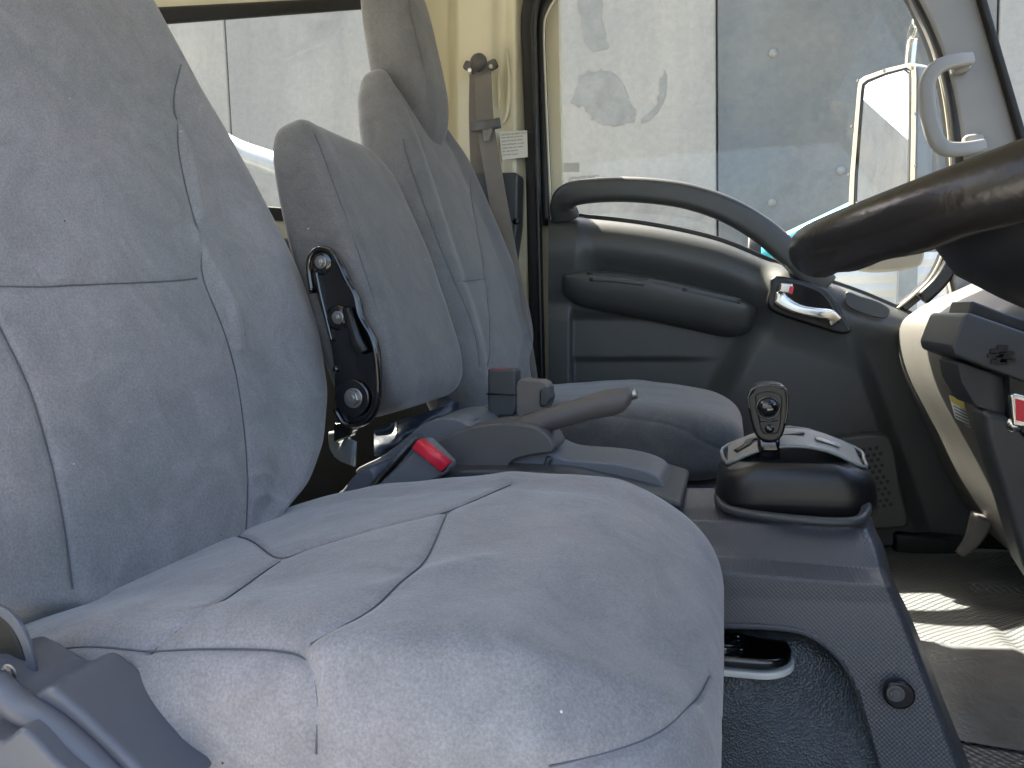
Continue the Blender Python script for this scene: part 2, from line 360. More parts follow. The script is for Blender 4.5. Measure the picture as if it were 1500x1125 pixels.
def pillow(name, fr, s0, s1, yl, yr, thick, m, parent, n=3.2, ns=260, nphi=360, seams=(), bol=.0, bolstart=.5, endw=5, endt=2.6,
           front=None, wob=.0012, groove=.0024, gw=.0034, endw_bot=None, wr=(), cord=True):
    """closed upholstered volume; yl/yr/thick/front are tables of s"""
    tt = (1-np.cos(np.linspace(0, math.pi, ns)))/2
    tt = .35*tt+.65*np.linspace(0, 1, ns)
    s = s0+(s1-s0)*tt
    q = np.clip(np.abs(2*tt-1), 0, 1)
    ew = (1-q**endw)**(1/endw); et = (1-q**(endt*2))**(1/(endt))
    YL, YR, T = tab(yl, s, 21), tab(yr, s, 21), tab(thick, s, 21)
    Fr = tab(front, s, 21) if front else np.zeros(ns)
    ew = np.maximum(ew, .02); et = np.maximum(et, .02)
    c = (YL+YR)/2; hw = (YR-YL)/2*ew
    td = np.linspace(0, 2*math.pi, 60001)
    ad = np.sign(np.cos(td))*np.abs(np.cos(td))**(2/n)*np.mean(hw); bd = np.sign(np.sin(td))*np.abs(np.sin(td))**(2/n)*np.mean(T)/2
    cum = np.concatenate([[0], np.cumsum(np.hypot(np.diff(ad), np.diff(bd))*(1+.9*(bd[1:] > 0)))])
    ph = np.interp(np.linspace(0, cum[-1], nphi, endpoint=False), cum, td)
    C, Sn = np.cos(ph), np.sin(ph)
    a = np.sign(C)*np.abs(C)**(2/n); b = np.sign(Sn)*np.abs(Sn)**(2/n)
    Y = c[:, None]+hw[:, None]*a[None]
    B = (T*et/2)[:, None]*b[None]
    fm = np.clip(b, 0, 1)[None]**.7
    B = B+fm*(bol*sst(np.abs(a), bolstart, bolstart+.38)[None]*(et[:, None]))
    B = B+Fr[:, None]
    SS = np.repeat(s[:, None], nphi, 1)
    B = B+fm*et[:, None]*wob*vnoise(Y, SS, 14, 1)+fm*et[:, None]*wob*.4*vnoise(Y, SS, 45, 2)
    fmask = (b > .02)[None]
    P = fr.pts(Y, SS, B)
    U3, F3 = np.array(fr.U), np.array(fr.F)
    gy = np.sign(a)*np.abs(a)**(n-1)/np.maximum(hw[:, None], 1e-4); gb = np.sign(b)*np.abs(b)**(n-1)/np.maximum((T*et/2)[:, None], 1e-4)
    gl_ = np.sqrt(gy**2+gb**2)+1e-9; gy = gy/gl_; gb = gb/gl_
    Nn = gb[..., None]*F3; Nn[..., 1] += gy
    Pc = P.reshape(-1, 3)
    dz = Pc@np.array(fw); pu = 750+FPX*(Pc@np.array(RT))/np.maximum(dz, .01); pv = 562.5-FPX*(Pc@np.array(UP))/np.maximum(dz, .01)
    fidx = np.where(np.repeat(b[None] > .05, ns, 0).reshape(-1))[0]
    def solve(sm):
        path = []
        if sm and sm[0] == 'px':
            for u, v in sm[1]:
                r2 = (pu-u)**2+(pv-v)**2; r2[dz < .05] = 1e9
                c_ = np.where(r2 < 49)[0]
                if len(c_) == 0: continue
                sc_ = dz[c_]+.0008*np.sqrt(r2[c_]); near_ = c_[dz[c_] < dz[c_].min()+.03]
                k = near_[np.argmin(r2[near_])]; path.append(Vector(Pc[k]))
        else:
            for q in cr([(x, y, 0) for x, y in sm], 10):
                k = fidx[np.argmin((Y.reshape(-1)[fidx]-q.x)**2+(SS.reshape(-1)[fidx]-q.y)**2)]; path.append(Vector(Pc[k]))
        o_ = path[:1]
        for p_ in path[1:]:
            if (p_-o_[-1]).length > .006: o_.append(p_)
        for _ in range(4):
            o_ = [o_[0]]+[(o_[i-1]+o_[i]*2+o_[i+1])/4 for i in range(1, len(o_)-1)]+[o_[-1]]
        return o_
    def dist3(path):
        d = np.full(len(Pc), 9.)
        for p_, q_ in zip(path[:-1], path[1:]):
            p_ = np.array(p_); v_ = np.array(q_)-p_; L = v_@v_+1e-12
            w_ = Pc-p_; t_ = np.clip(w_@v_/L, 0, 1)
            d = np.minimum(d, np.linalg.norm(w_-t_[:, None]*v_, axis=1))
        return d.reshape(ns, nphi)
    paths = []; disp = np.zeros((ns, nphi))
    for sm in seams:
        path = solve(sm)
        if len(path) < 4: continue
        d = dist3(path); disp -= groove*np.exp(-(d/gw)**2)+.0014*np.exp(-(d/.014)**2); paths.append((path, d))
    for poly, amp, wd in wr:
        path = solve(poly)
        if len(path) < 3: continue
        disp += amp*np.exp(-(dist3(path)/wd)**2)
    P = (P+Nn*disp[..., None]).reshape(-1, 3)
    F = []
    idx = np.arange(ns*nphi).reshape(ns, nphi); nx = np.roll(idx, -1, 1)
    F = np.stack([idx[:-1], nx[:-1], nx[1:], idx[1:]], -1).reshape(-1, 4).tolist()
    F.append(list(range(nphi-1, -1, -1))); F.append([(ns-1)*nphi+j for j in range(nphi)])
    ob = obj(name, P, F, m, parent)
    if paths and cord:
        parts = []
        for path, d in paths:
            pp = []
            for p_ in path:
                k = int(np.argmin(((Pc-np.array(p_))**2).sum(1))); nn = Vector(Nn.reshape(-1, 3)[k]); pp.append(p_+nn*(disp.reshape(-1)[k]+.0008))
            for _ in range(3):
                pp = [pp[0]]+[(pp[i-1]+pp[i]*2+pp[i+1])/4 for i in range(1, len(pp)-1)]+[pp[-1]]
            pp = cr(pp, 3)
            parts.append(sweep(pp, circ(.0006, 6), fr.F))
        if parts: obj('seam', *merge(*parts), 'thread', ob)
    return ob
def grid(fn, nu, nv):
    V = [fn(i/(nu-1), j/(nv-1)) for i in range(nu) for j in range(nv)]
    F = [(i*nv+j, (i+1)*nv+j, (i+1)*nv+j+1, i*nv+j+1) for i in range(nu-1) for j in range(nv-1)]
    return V, F
def text(name, body, size, loc, rot, m, parent, extrude=.0002):
    c = bpy.data.curves.new(name, 'FONT'); c.body = body; c.size = size; c.extrude = extrude; c.align_x = 'LEFT'
    t = bpy.data.objects.new(name+'_tmp', c); COL.objects.link(t); bpy.context.view_layer.update()
    me = bpy.data.meshes.new_from_object(t.evaluated_get(bpy.context.evaluated_depsgraph_get()))
    bpy.data.objects.remove(t)
    o = bpy.data.objects.new(name, me); COL.objects.link(o); me.materials.clear(); me.materials.append(M[m])
    mw = Matrix.Translation(Vector(loc)-rootloc(parent)) @ rot.to_4x4()
    me.transform(mw); o.parent = parent
    return o
NY = Vector((0, -1, 0))
FACE = Matrix(((1, 0, 0), (0, 0, -1), (0, 1, 0)))      # text facing -Y

# ================================================================== SETTING
GZ = -1.95
o = obj('ground', [(-40, -40, GZ), (40, -40, GZ), (40, 40, GZ), (-40, 40, GZ)], [(0, 1, 2, 3)], 'ground', smooth=False); tag(o, kind='structure')
o = obj('sky_blocker_wall', *box((0, -5.2, -.5), 40, .2, 2.9), 'wallB', None, False); tag(o, kind='structure')  # added wall out of view, blocks low sky light from the far seats
# precast wall behind the truck: panels split at the joints seen in the photo
YW = 4.6
jx = [-14, at(330, 60, YW).x-.0, at(1050, 100, YW).x, at(1462, 60, YW).x, 9]
names = ['wallA', 'wallA', 'wallB', 'wallA']
labs = ['pale precast concrete wall panel outside, seen left of the joint through the rear window',
        'pale precast concrete wall panel with round patched stain behind the door window',
        'blue grey precast concrete wall panel with bolt holes behind the wing mirror',
        'grey precast concrete wall panel seen through the windscreen past the front pillar']
TOP = 2.75
panels = []
for i in range(4):
    a, b = jx[i]+.005, jx[i+1]-.005
    V, F = box(((a+b)/2, YW+.1, (TOP+GZ)/2), b-a, .2, TOP-GZ)
    o = obj('concrete_panel', V, F, names[i], None, False, bevel=.012, origin=((a+b)/2, YW+.1, GZ)); tag(o, labs[i], 'wall panel', 'precast wall panels'); panels.append(o)
o = obj('joint_backing', *box((-2.5, YW+.16, (TOP+GZ)/2-.02), 22, .04, TOP-GZ-.1), 'plastic_light', panels[1], False)
# formwork bolt holes and the trowelled stain
def patch(px, Y, m, parent, name, th=.004):
    return obj(name, *ppx(px, Y-th, th, 5), m, parent, False)
M['stain'] = mat('trowelled_patch', (.19, .188, .172), .9, var=.14, vscale=9, bump=.4, bscale=40, dist=.006)
def blob(px, k=5, amp=3, seed=1):
    rs = random.Random(seed); P = cr([(a, b, 0) for a, b in px], k, True)
    return [(p.x+rs.uniform(-amp, amp), p.y+rs.uniform(-amp, amp)) for p in P]
obj('stain', *ppx(blob([(838, 148), (855, 108), (885, 104), (905, 112), (918, 140), (930, 172), (905, 184), (872, 178), (855, 158)]), YW-.003, .002), 'stain', panels[1], False)
obj('stain', *ppx(blob([(962, 150), (966, 118), (974, 104), (977, 118), (970, 150), (955, 172), (938, 178)], amp=2, seed=2), YW-.003, .002), 'stain', panels[1], False)
obj('stain', *ppx(blob([(845, 0), (880, -5), (882, 35), (890, 68), (860, 70), (852, 30)], amp=2, seed=5), YW-.003, .002), 'stain', panels[1], False)
for (u, v) in ((1132, 78), (1131, 297), (1232, 250)):
    c = at(u, v, YW)
    obj('bolt_hole', *merge(cyl(c, NY, .022, .008, 16), dome(c+NY*.008, NY, .014, .006, 12)), 'stain', panels[2] if u > 1000 else panels[1])

# turquoise machine boom and white shuttered shed wall behind the mirror
o = obj('turquoise_boom', *sweep([at(1100, 388, 3.3), at(1160, 352, 3.3), at(1245, 312, 3.3), at(1300, 286, 3.3)], circ(.04), (0, -1, 0)), 'turq', None, origin=at(1245, 312, 3.3))
tag(o, 'turquoise painted boom outside, sloping up behind the passenger window', 'boom')
o = obj('post', *sweep([at(1103, 420, 3.2), at(1106, 300+40, 3.2)], rrect(.05, .05, .008), (0, -1, 0)), 'rubber', None, origin=at(1103, 420, 3.2))
tag(o, 'short dark post outside, standing under the turquoise boom', 'post')
sh = thing('roller_shutter', at(1320, 470, 3.6), 'white ribbed roller shutter outside, seen low beneath the steering wheel rim', 'shutter')
V, F = [], []
P0, P1 = at(1215, 410, 3.6), at(1560, 410, 3.6)
zt, zb = at(1300, 372, 3.6).z, -1.6
N = 60; ring = []
for i in range(N+1):
    z = zt+(zb-zt)*i/N
    ring.append([(P0.x, 3.6-(.012 if i % 2 else 0), z), (P1.x, 3.6-(.012 if i % 2 else 0), z)])
VV = [Vector(p) for r in ring for p in r]; FF = [(2*i, 2*i+1, 2*i+3, 2*i+2) for i in range(N)]
obj('slats', VV, FF, 'white', sh, False)
obj('post', *box(at(1328, 440, 3.5)+Vector((0, 0, -.5)), .07, .05, 1.4), 'grey_paint', sh, False, bevel=.005)

# ================================================================== CAB BODY
YD = 1.93
cab = thing('truck_cab', (-.2, 1, -.75), 'cream painted truck cab body around the three seats, with rear window and door opening', 'truck cab')
# rear wall with window opening (tilted plane)
RWa, RWb = Vector((-.74, 1.93, 0)), Vector((-1.10, .15, 0))
rdir = (RWb-RWa).normalized(); rn = Vector((-rdir.y, rdir.x, 0)); 
if rn.x < 0: rn = -rn
def atr(u, v, off=0.):
    d = ray(u, v); o = RWa+rn*off; return d*(o.dot(rn)/d.dot(rn))
def rw(s, z, off=0.): return RWa+rdir*s+rn*off+Vector((0, 0, z))
def inv_r(u, v):
    p = atr(u, v)-RWa; return p.dot(rdir), p.z
wtl = inv_r(200, 36); wtr = inv_r(560, 3); wbr = inv_r(570, 326); wbl = inv_r(300, 326)
def ringrect(tl, tr, br, bl, r=.05, n=5):
    C = [Vector((a, b, 0)) for a, b in (tl, tr, br, bl)]; out = []
    for i in range(4):
        p, q, t = C[i-1], C[i], C[(i+1) % 4]
        d1 = (p-q).normalized(); d2 = (t-q).normalized()
        for k in range(n+1):
            f = k/n; a = q+d1*r*(1-f); b = q+d2*r*f
            out.append(a*(1-f)+b*f)
    return out
bl = (wtl[0]+.35, wbl[1]); tl = (wtl[0]+.35, wtl[1]-.12)
rin = ringrect(tl, wtr, wbr, bl, .06)
SMAX = (RWb-RWa).length
rout = []
nn_ = len(rin); cx = sum(p.x for p in rin)/nn_; cy = sum(p.y for p in rin)/nn_
for p in rin:                                                 # project ring to outer rectangle
    dx, dy = p.x-cx, p.y-cy
    ts = []
    if dx > 1e-6: ts.append((SMAX-cx)/dx)
    if dx < -1e-6: ts.append((-cx)/dx)
    if dy > 1e-6: ts.append((.95-cy)/dy)
    if dy < -1e-6: ts.append((-.6-cy)/dy)
    t = min(ts); rout.append(Vector((cx+dx*t, cy+dy*t, 0)))
def ringlift(rg, off): return [rw(p.x, p.y, off) for p in rg]
V, F = loft([ringlift(rin, -.03), ringlift(rin, 0), ringlift(rout, 0)], True, False)
obj('rear_panel', V, F, 'cream', cab, False)
seal = sweep([rw(p.x, p.y, .004) for p in rin+rin[:2]], rrect(.026, .016, .006), rn, caps=False)
sl = obj('rear_window_seal', *seal, 'rubber', cab)
obj('rear_window', *prism(ringlift(rin, -.012), rn*.004), 'glass', cab, False)
zl = inv_r(410, 352)[1]
V, F = box(rw(.95, (zl-.6)/2, .03), .03, 1.86, zl+.6, Matrix.Rotation(math.atan2(rdir.y, rdir.x)-math.pi/2, 3, 'Z'))
obj('rear_lower_trim', V, F, 'plastic', cab, False, bevel=.01)
# ribs pressed into the cream panel beside the passenger seat
def rib(px, Y, wdt, h, m='cream'):
    return obj('pressed_rib', *sweep(cr([at(u, v, Y) for u, v in px], 6), [(wdt*math.cos(a), h*math.sin(a)) for a in np.linspace(0, 2*math.pi, 14, endpoint=False)], NY,
               scale=lambda t: (max(.05, math.sin(math.pi*min(max(t, .02), .98))**.4),)*2), m, cab)
# side panel between rear wall and door (B pillar) - faces the camera
YP = 1.90
def bp(s, t):
    u = 596+(782-596)*s; v = -60+(760+60)*t
    rel = .035*sst(np.array(u), 655, 672)*(1-sst(np.array(u), 752, 770))-.02*np.exp(-((u-735)/14)**2)+.012*sst(np.array(v), 90, 130)*(1-sst(np.array(v), 230, 250))*np.exp(-((u-700)/22.)**2)
    # left edge curves back to the rear wall
    back = .30*(1-sst(np.array(u), 596, 640))
    p = at(u, v, YP-float(rel)); p.x -= 0
    return p+Vector((-.0, .0, 0))
V, F = grid(bp, 90, 90); obj('door_pillar', V, F, 'cream', cab)
obj('door_pillar_backing', *box(at(690, 300, YP+.06), .5, .04, 2.2), 'cream', cab, False)
rib([(672, 108), (672, 165)], YP-.034, .004, .004); rib([(683, 115), (683, 165)], YP-.034, .004, .004)
rib([(731, 100), (731, 160)], YP-.03, .004, .004); rib([(687, 215), (687, 250)], YP-.034, .004, .004)
rib([(742, 70), (746, 130), (741, 172), (728, 185)], YP-.028, .005, .004)
# door aperture seal & step
obj('aperture_seal', *sweep(cr([at(u, v, 1.89) for u, v in ((790, 600), (786, 480), (782, 300), (777, 120), (775, 20), (792, -30), (830, -50))], 8), rrect(.034, .03, .008), NY), 'rubber', cab)
obj('aperture_seal_lip', *sweep(cr([at(u, v, 1.87) for u, v in ((796, 600), (793, 480), (789, 300), (784, 120), (783, 24), (797, -20), (830, -40))], 8), rrect(.009, .03, .003), NY), 'black', cab)
# roof
V, F = box((-.3, .95, .93), 1.45, 2.15, .04)
obj('roof_panel', V, F, 'cream', cab, False, bevel=.01)
# front pillar, light grey trim, with dark seal in front
apx = [(1330, -70), (1415, -70), (1434, 0), (1466, 110), (1500, 232), (1540, 380), (1520, 470), (1400, 440), (1416, 330), (1412, 240), (1402, 160), (1385, 90), (1362, 30), (1338, -20)]
ap = obj('front_pillar', *ppx([(p.x, p.y) for p in cr([(a, b, 0) for a, b in apx], 3, True)], 1.83, .07), 'plastic_light', cab, True, bevel=.012)
obj('pillar_seal', *sweep(cr([at(u, v, 1.835) for u, v in ((1412, -80), (1434, 0), (1466, 110), (1502, 232), (1545, 380))], 6), rrect(.012, .05, .004), NY), 'rubber', cab)
obj('pillar_gasket', *sweep(cr([at(u, v, 1.85) for u, v in ((1318, -60), (1345, -10), (1372, 45), (1392, 110), (1404, 180), (1409, 260), (1407, 325), (1397, 375), (1378, 410), (1350, 438))], 6), rrect(.03, .03, .008), NY), 'black', cab)
# windscreen
ws = [Vector((.42, .0, .90)), Vector((.42, 1.80, .90)), Vector((.97, 1.86, .18)), Vector((.97, .0, .18))]
obj('windscreen', *prism(ws, (.004, 0, .002)), 'glass', cab, False)
obj('windscreen_header', *box((.40, .95, .90), .06, 2.0, .06), 'plastic_light', cab, False, bevel=.01)
for yy in (.45, 1.35): obj('unseen_visor', *box((.34, yy, .80), .03, .62, .20, Matrix.Rotation(R(20), 3, 'Y')), 'plastic_light', cab, False, bevel=.01)  # out of view, added to cut sky light coming through the windscreen
obj('driver_side_pillar', *sweep([(.44, .0, .9), (.97, .0, .16)], rrect(.09, .07, .02), (0, 1, 0)), 'plastic_light', cab)

obj('side_wall_behind_driver', *box((-.93, .06, .16), .55, .05, 1.6), 'cream', cab, False, bevel=.01)
obj('door_header', *box((-.1, .03, .84), 1.2, .06, .18), 'cream', cab, False, bevel=.015)
# floor, tunnel
FZ = -.56
obj('firewall', *box((1.0, .98, -.22), .04, 2.06, .8), 'black', cab, False)
obj('side_sill', *box((.5, 1.93, -.46), 1.0, .05, .3), 'black', cab, False)
o = obj('floor', *box((-.15, .98, FZ-.02), 2.4, 2.06, .04), 'matfloor', None, False); tag(o, kind='structure')
def fl(s, t):
    x = .05+.85*s; y = .86+1.02*t
    z = FZ+.004
    u, v = 0, 0
    inn = float(sst(np.array(x), .42, .45))*float(sst(np.array(y), 1.22, 1.25))*(1-float(sst(np.array(y), 1.62, 1.65)))
    z += .012*(1-inn)
    z += float(sst(np.array(x), .62, .9))*.35
    z += .004*math.sin(x*19+y*7)*math.sin(y*23)
    return Vector((x, y, z))
V, F = grid(fl, 70, 70)
fm_ = obj('floor_mat', V, F, 'matgrid', None, origin=(.4, 1.4, FZ)); tag(fm_, 'ribbed black rubber floor mat in the passenger footwell', 'floor mat')
def smear(s, t):
    p = fl(.22+.3*s, .16+.3*t); return p+Vector((0, 0, .004+.004*math.sin(9*s)*math.sin(7*t)))
o = obj('smooth_pad', *grid(smear, 30, 30), 'matfloor', fm_)
o.parent = fm_
for p in o.data.vertices: p.co = Vector(p.co)-Vector((0, 0, 0))

# ================================================================== PASSENGER DOOR
door = thing('passenger_door', (.0, YD, -.5), 'dark grey passenger door trim with arched grab rail, facing across the cab', 'door')
belt_px = cr([(800, 319, 0), (845, 318, 0), (950, 330, 0), (1050, 352, 0), (1135, 386, 0), (1200, 409, 0), (1260, 430, 0), (1312, 452, 0), (1350, 470, 0), (1420, 505, 0)], 8)
bu = np.array([p.x for p in belt_px]); bv = np.array([p.y for p in belt_px])
def belt(u): return float(np.interp(u, bu, bv))
def S1(x, a, b): t = min(max((x-a)/(b-a), 0), 1); return t*t*(3-2*t)
def relief(u, v):
    b = belt(u); d = v-b
    r = .058*math.sqrt(max(0., 1-(1-min(max(d, 0)/46., 1))**2))-.018*S1(d, 46, 120)  # rolled belt edge up to the glass
    scoop = S1(u, 842, 880)*(1-S1(u, 1060, 1150))
    r -= .022*scoop*math.exp(-((d-80)/26.)**2)
    r += .014*(1-S1(u, 833-.0, 839))*S1(v, 440, 470)+.012*(1-S1(u, 842, 868))*(1-S1(v, 420, 460))
    lowin = S1(u, 834, 840)*S1(v, 452, 470)
    r -= .012*lowin*(1-S1(u, 1040, 1100))
    # forward moulding
    edge = 1108-(v-480)*.62 if v > 480 else 1108+(480-v)*.35
    r += .034*S1(u, edge-26, edge+26)
    edge2 = 1245+(v-480)*.36
    r -= .02*S1(u, edge2-14, edge2+14)*S1(v, 470, 520)
    r -= .008*S1(v, 523, 529)*S1(u, 838, 842)*(1-S1(u, 980, 1060))
    return r
def dt(s, t):
    u = 803+(1420-803)*s; v = belt(u)-2+(800-belt(u))*(t**1.25)
    return at(u, v, YD-relief(u, v))
obj('door_trim', *grid(dt, 240, 170), 'plastic_door', door)
obj('door_trim_backing', *ppx([(803, 322), (950, 334), (1135, 390), (1312, 456), (1420, 510), (1420, 800), (803, 800)], YD+.01, .03), 'plastic_door', door, False)
# outer sill strip below the glass
obj('glass_sill', *sweep([at(p.x, p.y-2, YD+.0) for p in belt_px], rrect(.012, .012, .004), NY), 'black', door)
# arm rest / pocket
top = cr([(819, 402, 0), (850, 396, 0), (900, 398, 0), (960, 406, 0), (1020, 419, 0), (1075, 434, 0), (1114, 452, 0)], 8)
bot = cr([(819, 432, 0), (850, 452, 0), (900, 462, 0), (960, 475, 0), (1020, 488, 0), (1070, 497, 0), (1106, 486, 0)], 8)
rings = []
for i, (a, b) in enumerate(zip(top, bot)):
    f = i/(len(top)-1); e = max(.12, (1-abs(2*f-1)**9)**.5)
    prof = [(-.02, 0), (.018, -.0), (.044, .02), (.056, .07), (.060, .14), (.060, .3), (.057, .5), (.050, .7), (.040, .85), (.024, .95), (-.02, 1.0)]
    rg = []
    for off, k in prof:
        u = a.x+(b.x-a.x)*k; v = a.y+(b.y-a.y)*k
        rg.append(at(u, v, YD-.02-max(off*e, -.0)*1.15))
    rings.append(rg)
V, F = loft(rings, True, True)
ar = obj('armrest', V, F, 'plastic_door', door, sub=1)
slot = obj('armrest_slot', *sweep(cr([at(u, v, YD-.083) for u, v in ((860, 404), (900, 406), (948, 412))], 5), rrect(.016, .006, .002), NY), 'black', ar)
obj('armrest_slot', *sweep(cr([at(u, v, YD-.086) for u, v in ((1000, 424), (1040, 432), (1085, 441))], 5), rrect(.012, .005, .002), NY), 'plastic', ar)
obj('armrest_cap', *sweep(cr([at(u, v, YD-.090) for u, v in ((864, 409), (900, 411), (944, 416))], 5), rrect(.009, .004, .002), NY), 'plastic', ar)
# grab rail
gp = cr([at(u, v, Y) for u, v, Y in ((828, 318, 1.895), (824, 300, 1.875), (834, 286, 1.86), (870, 279, 1.85), (930, 278, 1.845), (1000, 286, 1.845), (1060, 305, 1.845), (1110, 333, 1.85), (1148, 364, 1.855), (1178, 393, 1.865), (1205, 420, 1.885))], 10)
obj('grab_rail', *sweep(gp, rrect(.058, .040, .016), NY, scale=lambda t: (1.2-.2*S1(t, 0, .12)+.2*S1(t, .85, 1), 1.1)), 'plastic_door', door)
obj('lock_cover', *ppx([(812, 331), (829, 331), (831, 334), (831, 370), (828, 373), (814, 373), (811, 370), (811, 334)], YD-.048-.004, .01), 'plastic_mid', door, True, bevel=.002)
obj('mirror_cover', *ppx([(p.x, p.y) for p in cr([(1242, 427, 0), (1262, 434, 0), (1285, 441, 0), (1302, 451, 0), (1303, 460, 0), (1294, 467, 0), (1262, 459, 0), (1240, 447, 0), (1238, 435, 0)], 4, True)], YD-.104, .01), 'plastic', door, True, bevel=.003)
# inner handle
bez = [(1137, 404), (1200, 419), (1222, 436), (1238, 466), (1247, 484), (1232, 489), (1190, 477), (1140, 460), (1124, 446), (1128, 424)]
bz = obj('handle_bezel', *ppx([(p.x, p.y) for p in cr([(a, b, 0) for a, b in bez], 5, True)], YD-.108, .05), 'black', door, True, bevel=.007)
inn = [(1143, 412), (1190, 422), (1212, 438), (1226, 464), (1228, 474), (1190, 466), (1145, 452), (1134, 443)]
obj('handle_cup', *ppx([(p.x, p.y) for p in cr([(a, b, 0) for a, b in inn], 5, True)], YD-.1105, .01), 'gloss_black', bz, True, bevel=.002)
hh = cr([at(u, v, Y) for u, v, Y in ((1141, 437, 1.80), (1155, 447, 1.795), (1175, 455, 1.79), (1200, 459, 1.79), (1215, 462, 1.80), (1222, 470, 1.81))], 6)
obj('door_handle', *sweep(hh, rrect(.027, .016, .007), NY, scale=lambda t: .8+.5*abs(2*t-1)**2), 'chrome', bz)
obj('door_handle_root', *ppx([(1138, 427), (1150, 436), (1150, 450), (1136, 444)], 1.795, .02), 'chrome', bz, True, bevel=.003)
lk = obj('lock_knob', *ppx([(1144, 414), (1162, 416), (1161, 431), (1142, 427)], 1.795, .02), 'chrome', bz, True, bevel=.003)
obj('lock_marker', *ppx([(1157, 419), (1163, 420), (1161, 431), (1155, 429)], 1.7935, .02), 'red', lk, True, bevel=.001)
# speaker bulge
sp_ = [(1130, 672), (1190, 650), (1262, 638), (1300, 640), (1312, 660), (1322, 720), (1332, 768), (1300, 776), (1200, 778), (1130, 760)]
spk = obj('speaker_grille', *ppx([(p.x, p.y) for p in cr([(a, b, 0) for a, b in sp_], 4, True)], YD-.125, .06), 'plastic_door', door, True, bevel=.018)
V, F = [], []
hs = []
for j in range(11):
    for i in range(12):
        u = 1188+i*9.6+(j % 2)*4.8+j*1.1; v = 672+j*8.5-i*1.6
        if u < 1290+j*2: hs.append(cyl(at(u, v, YD-.1262), (0, 1, 0), .0045, .002, 8))
V, F = merge(*hs); obj('grille_holes', V, F, 'black', spk, False)
# door frame + glass
fpx = [(803, 330), (799, 240), (794, 120), (792, 45), (797, 14), (815, -12), (850, -30), (1200, -60), (1300, -50), (1332, -12), (1360, 48), (1380, 110), (1392, 180), (1397, 255), (1395, 320), (1386, 368), (1368, 406), (1345, 430), (1318, 452)]
fpp = cr([at(u, v, YD) for u, v in fpx], 8)
obj('window_frame', *sweep(fpp, rrect(.022, .05, .006), NY), 'black', door)
fpp2 = cr([at(u-4 if u > 1000 else u+5, v+ (4 if v < 20 else 0), YD-.03) for u, v in fpx], 8)
obj('frame_trim', *sweep(fpp2, rrect(.005, .006, .002), NY), 'cream', door)
gl = obj('window_glass', *ppx([(799, 420), (797, 240), (792, 45), (815, -12), (1200, -60), (1300, -50), (1360, 48), (1392, 180), (1397, 255), (1395, 320), (1386, 368), (1368, 406), (1345, 430), (1318, 470)], YD+.02, .004), 'glass', door, False)
st = obj('window_sticker', *ppx([(825, 239), (849, 238), (849, 252), (825, 252)], YD+.0185, .001), 'paper', gl, False)
for k, t in enumerate(('LAMINATED SAFETY', 'E13  43R  AS2', 'M-305')):
    text('glass_marking', t, .0085, at(833, 263+k*4.5, YD+.018), FACE, 'ink', gl)

# ---- grab handle on front pillar
gh = thing('grab_handle', at(1440, 150, 1.80), 'light grey moulded grab handle screwed to the front pillar', 'grab handle')
for (a, b) in (((1420, 92), (1395, 92)), ((1440, 210), (1410, 216))):
    q = at(a[0], a[1], 1.812)
    obj('mount', *ppx([(a[0]-27, a[1]-13), (a[0]+2, a[1]-17), (a[0]+6, a[1]+8), (a[0]-22, a[1]+16)], 1.80, .035), 'plastic_light', gh, True, bevel=.008)
path = [(1422, 86, 1.79), (1405, 88, 1.775), (1385, 93, 1.765), (1368, 103, 1.76), (1358, 122, 1.76), (1358, 150, 1.76), (1363, 180, 1.76), (1371, 204, 1.76), (1383, 217, 1.762), (1400, 219, 1.768), (1420, 217, 1.775), (1440, 213, 1.79)]
obj('grip', *sweep(cr([at(*p) for p in path], 7), rrect(.030, .022, .009), NY, scale=lambda t: .85+.2*math.sin(math.pi*t)), 'plastic_light', gh)

# ================================================================== WING MIRROR
mi = thing('wing_mirror', at(1300, 250, 2.25), 'cream framed wing mirror outside the passenger window, reflecting sky and wall', 'mirror')
mc = at(1300, 205, 2.25)
d_in = mc.normalized(); r_out = Vector((-.93, .30, .27)).normalized()
mn = (r_out-d_in).normalized()
mh = Vector((0, 0, 1)).cross(mn).normalized()   # horizontal axis of mirror
mu_ = mn.cross(mh)
def mp_(u, v, off=0.):
    d = ray(u, v); o = mc+mn*off; return d*(o.dot(mn)/d.dot(mn))
mo = [(1250, 200), (1256, 130), (1258, 118), (1266, 112), (1300, 100), (1334, 92), (1342, 97), (1343, 115), (1342, 200), (1340, 296), (1334, 302), (1290, 306), (1250, 312), (1243, 306), (1245, 260)]
mo = [(1295+(u-1295), v) for u, v in mo]
def ring_m(px, off, k=1.): 
    cx = sum(p[0] for p in px)/len(px); cy = sum(p[1] for p in px)/len(px)
    return [mp_(cx+(u-cx)*k, cy+(v-cy)*(1-(1-k)*.45), off) for u, v in px]
hs_ = ring_m(mo, 0)
V, F = prism(hs_, -mn*.055)
obj('housing', V, F, 'mirror_back', mi, True, bevel=.008)
rim_o, rim_i = ring_m(mo, .001), ring_m(mo, .001, .84)
V, F = loft([ring_m(mo, .0), ring_m(mo, .008, .985), ring_m(mo, .008, .86), ring_m(mo, .001, .84)], True, False)
obj('frame', V, F, 'mirror_frame', mi, False)
V, F = loft([ring_m(mo, .0045, .865), ring_m(mo, .006, .80), ring_m(mo, .002, .74)], True, False)
obj('gasket', V, F, 'rubber', mi, False)
V, F = prism(ring_m(mo, .0025, .78), mn*.0005); obj('mirror_glass', V, F, 'mirror', mi, False)
for (u, v) in ((1257, 118), (1296, 103), (1337, 99), (1342, 166), (1342, 243), (1248, 185), (1244, 256)):
    obj('screw', *cyl(mp_(u, v, .006), mn, .004, .003, 10), 'ink', mi, False)
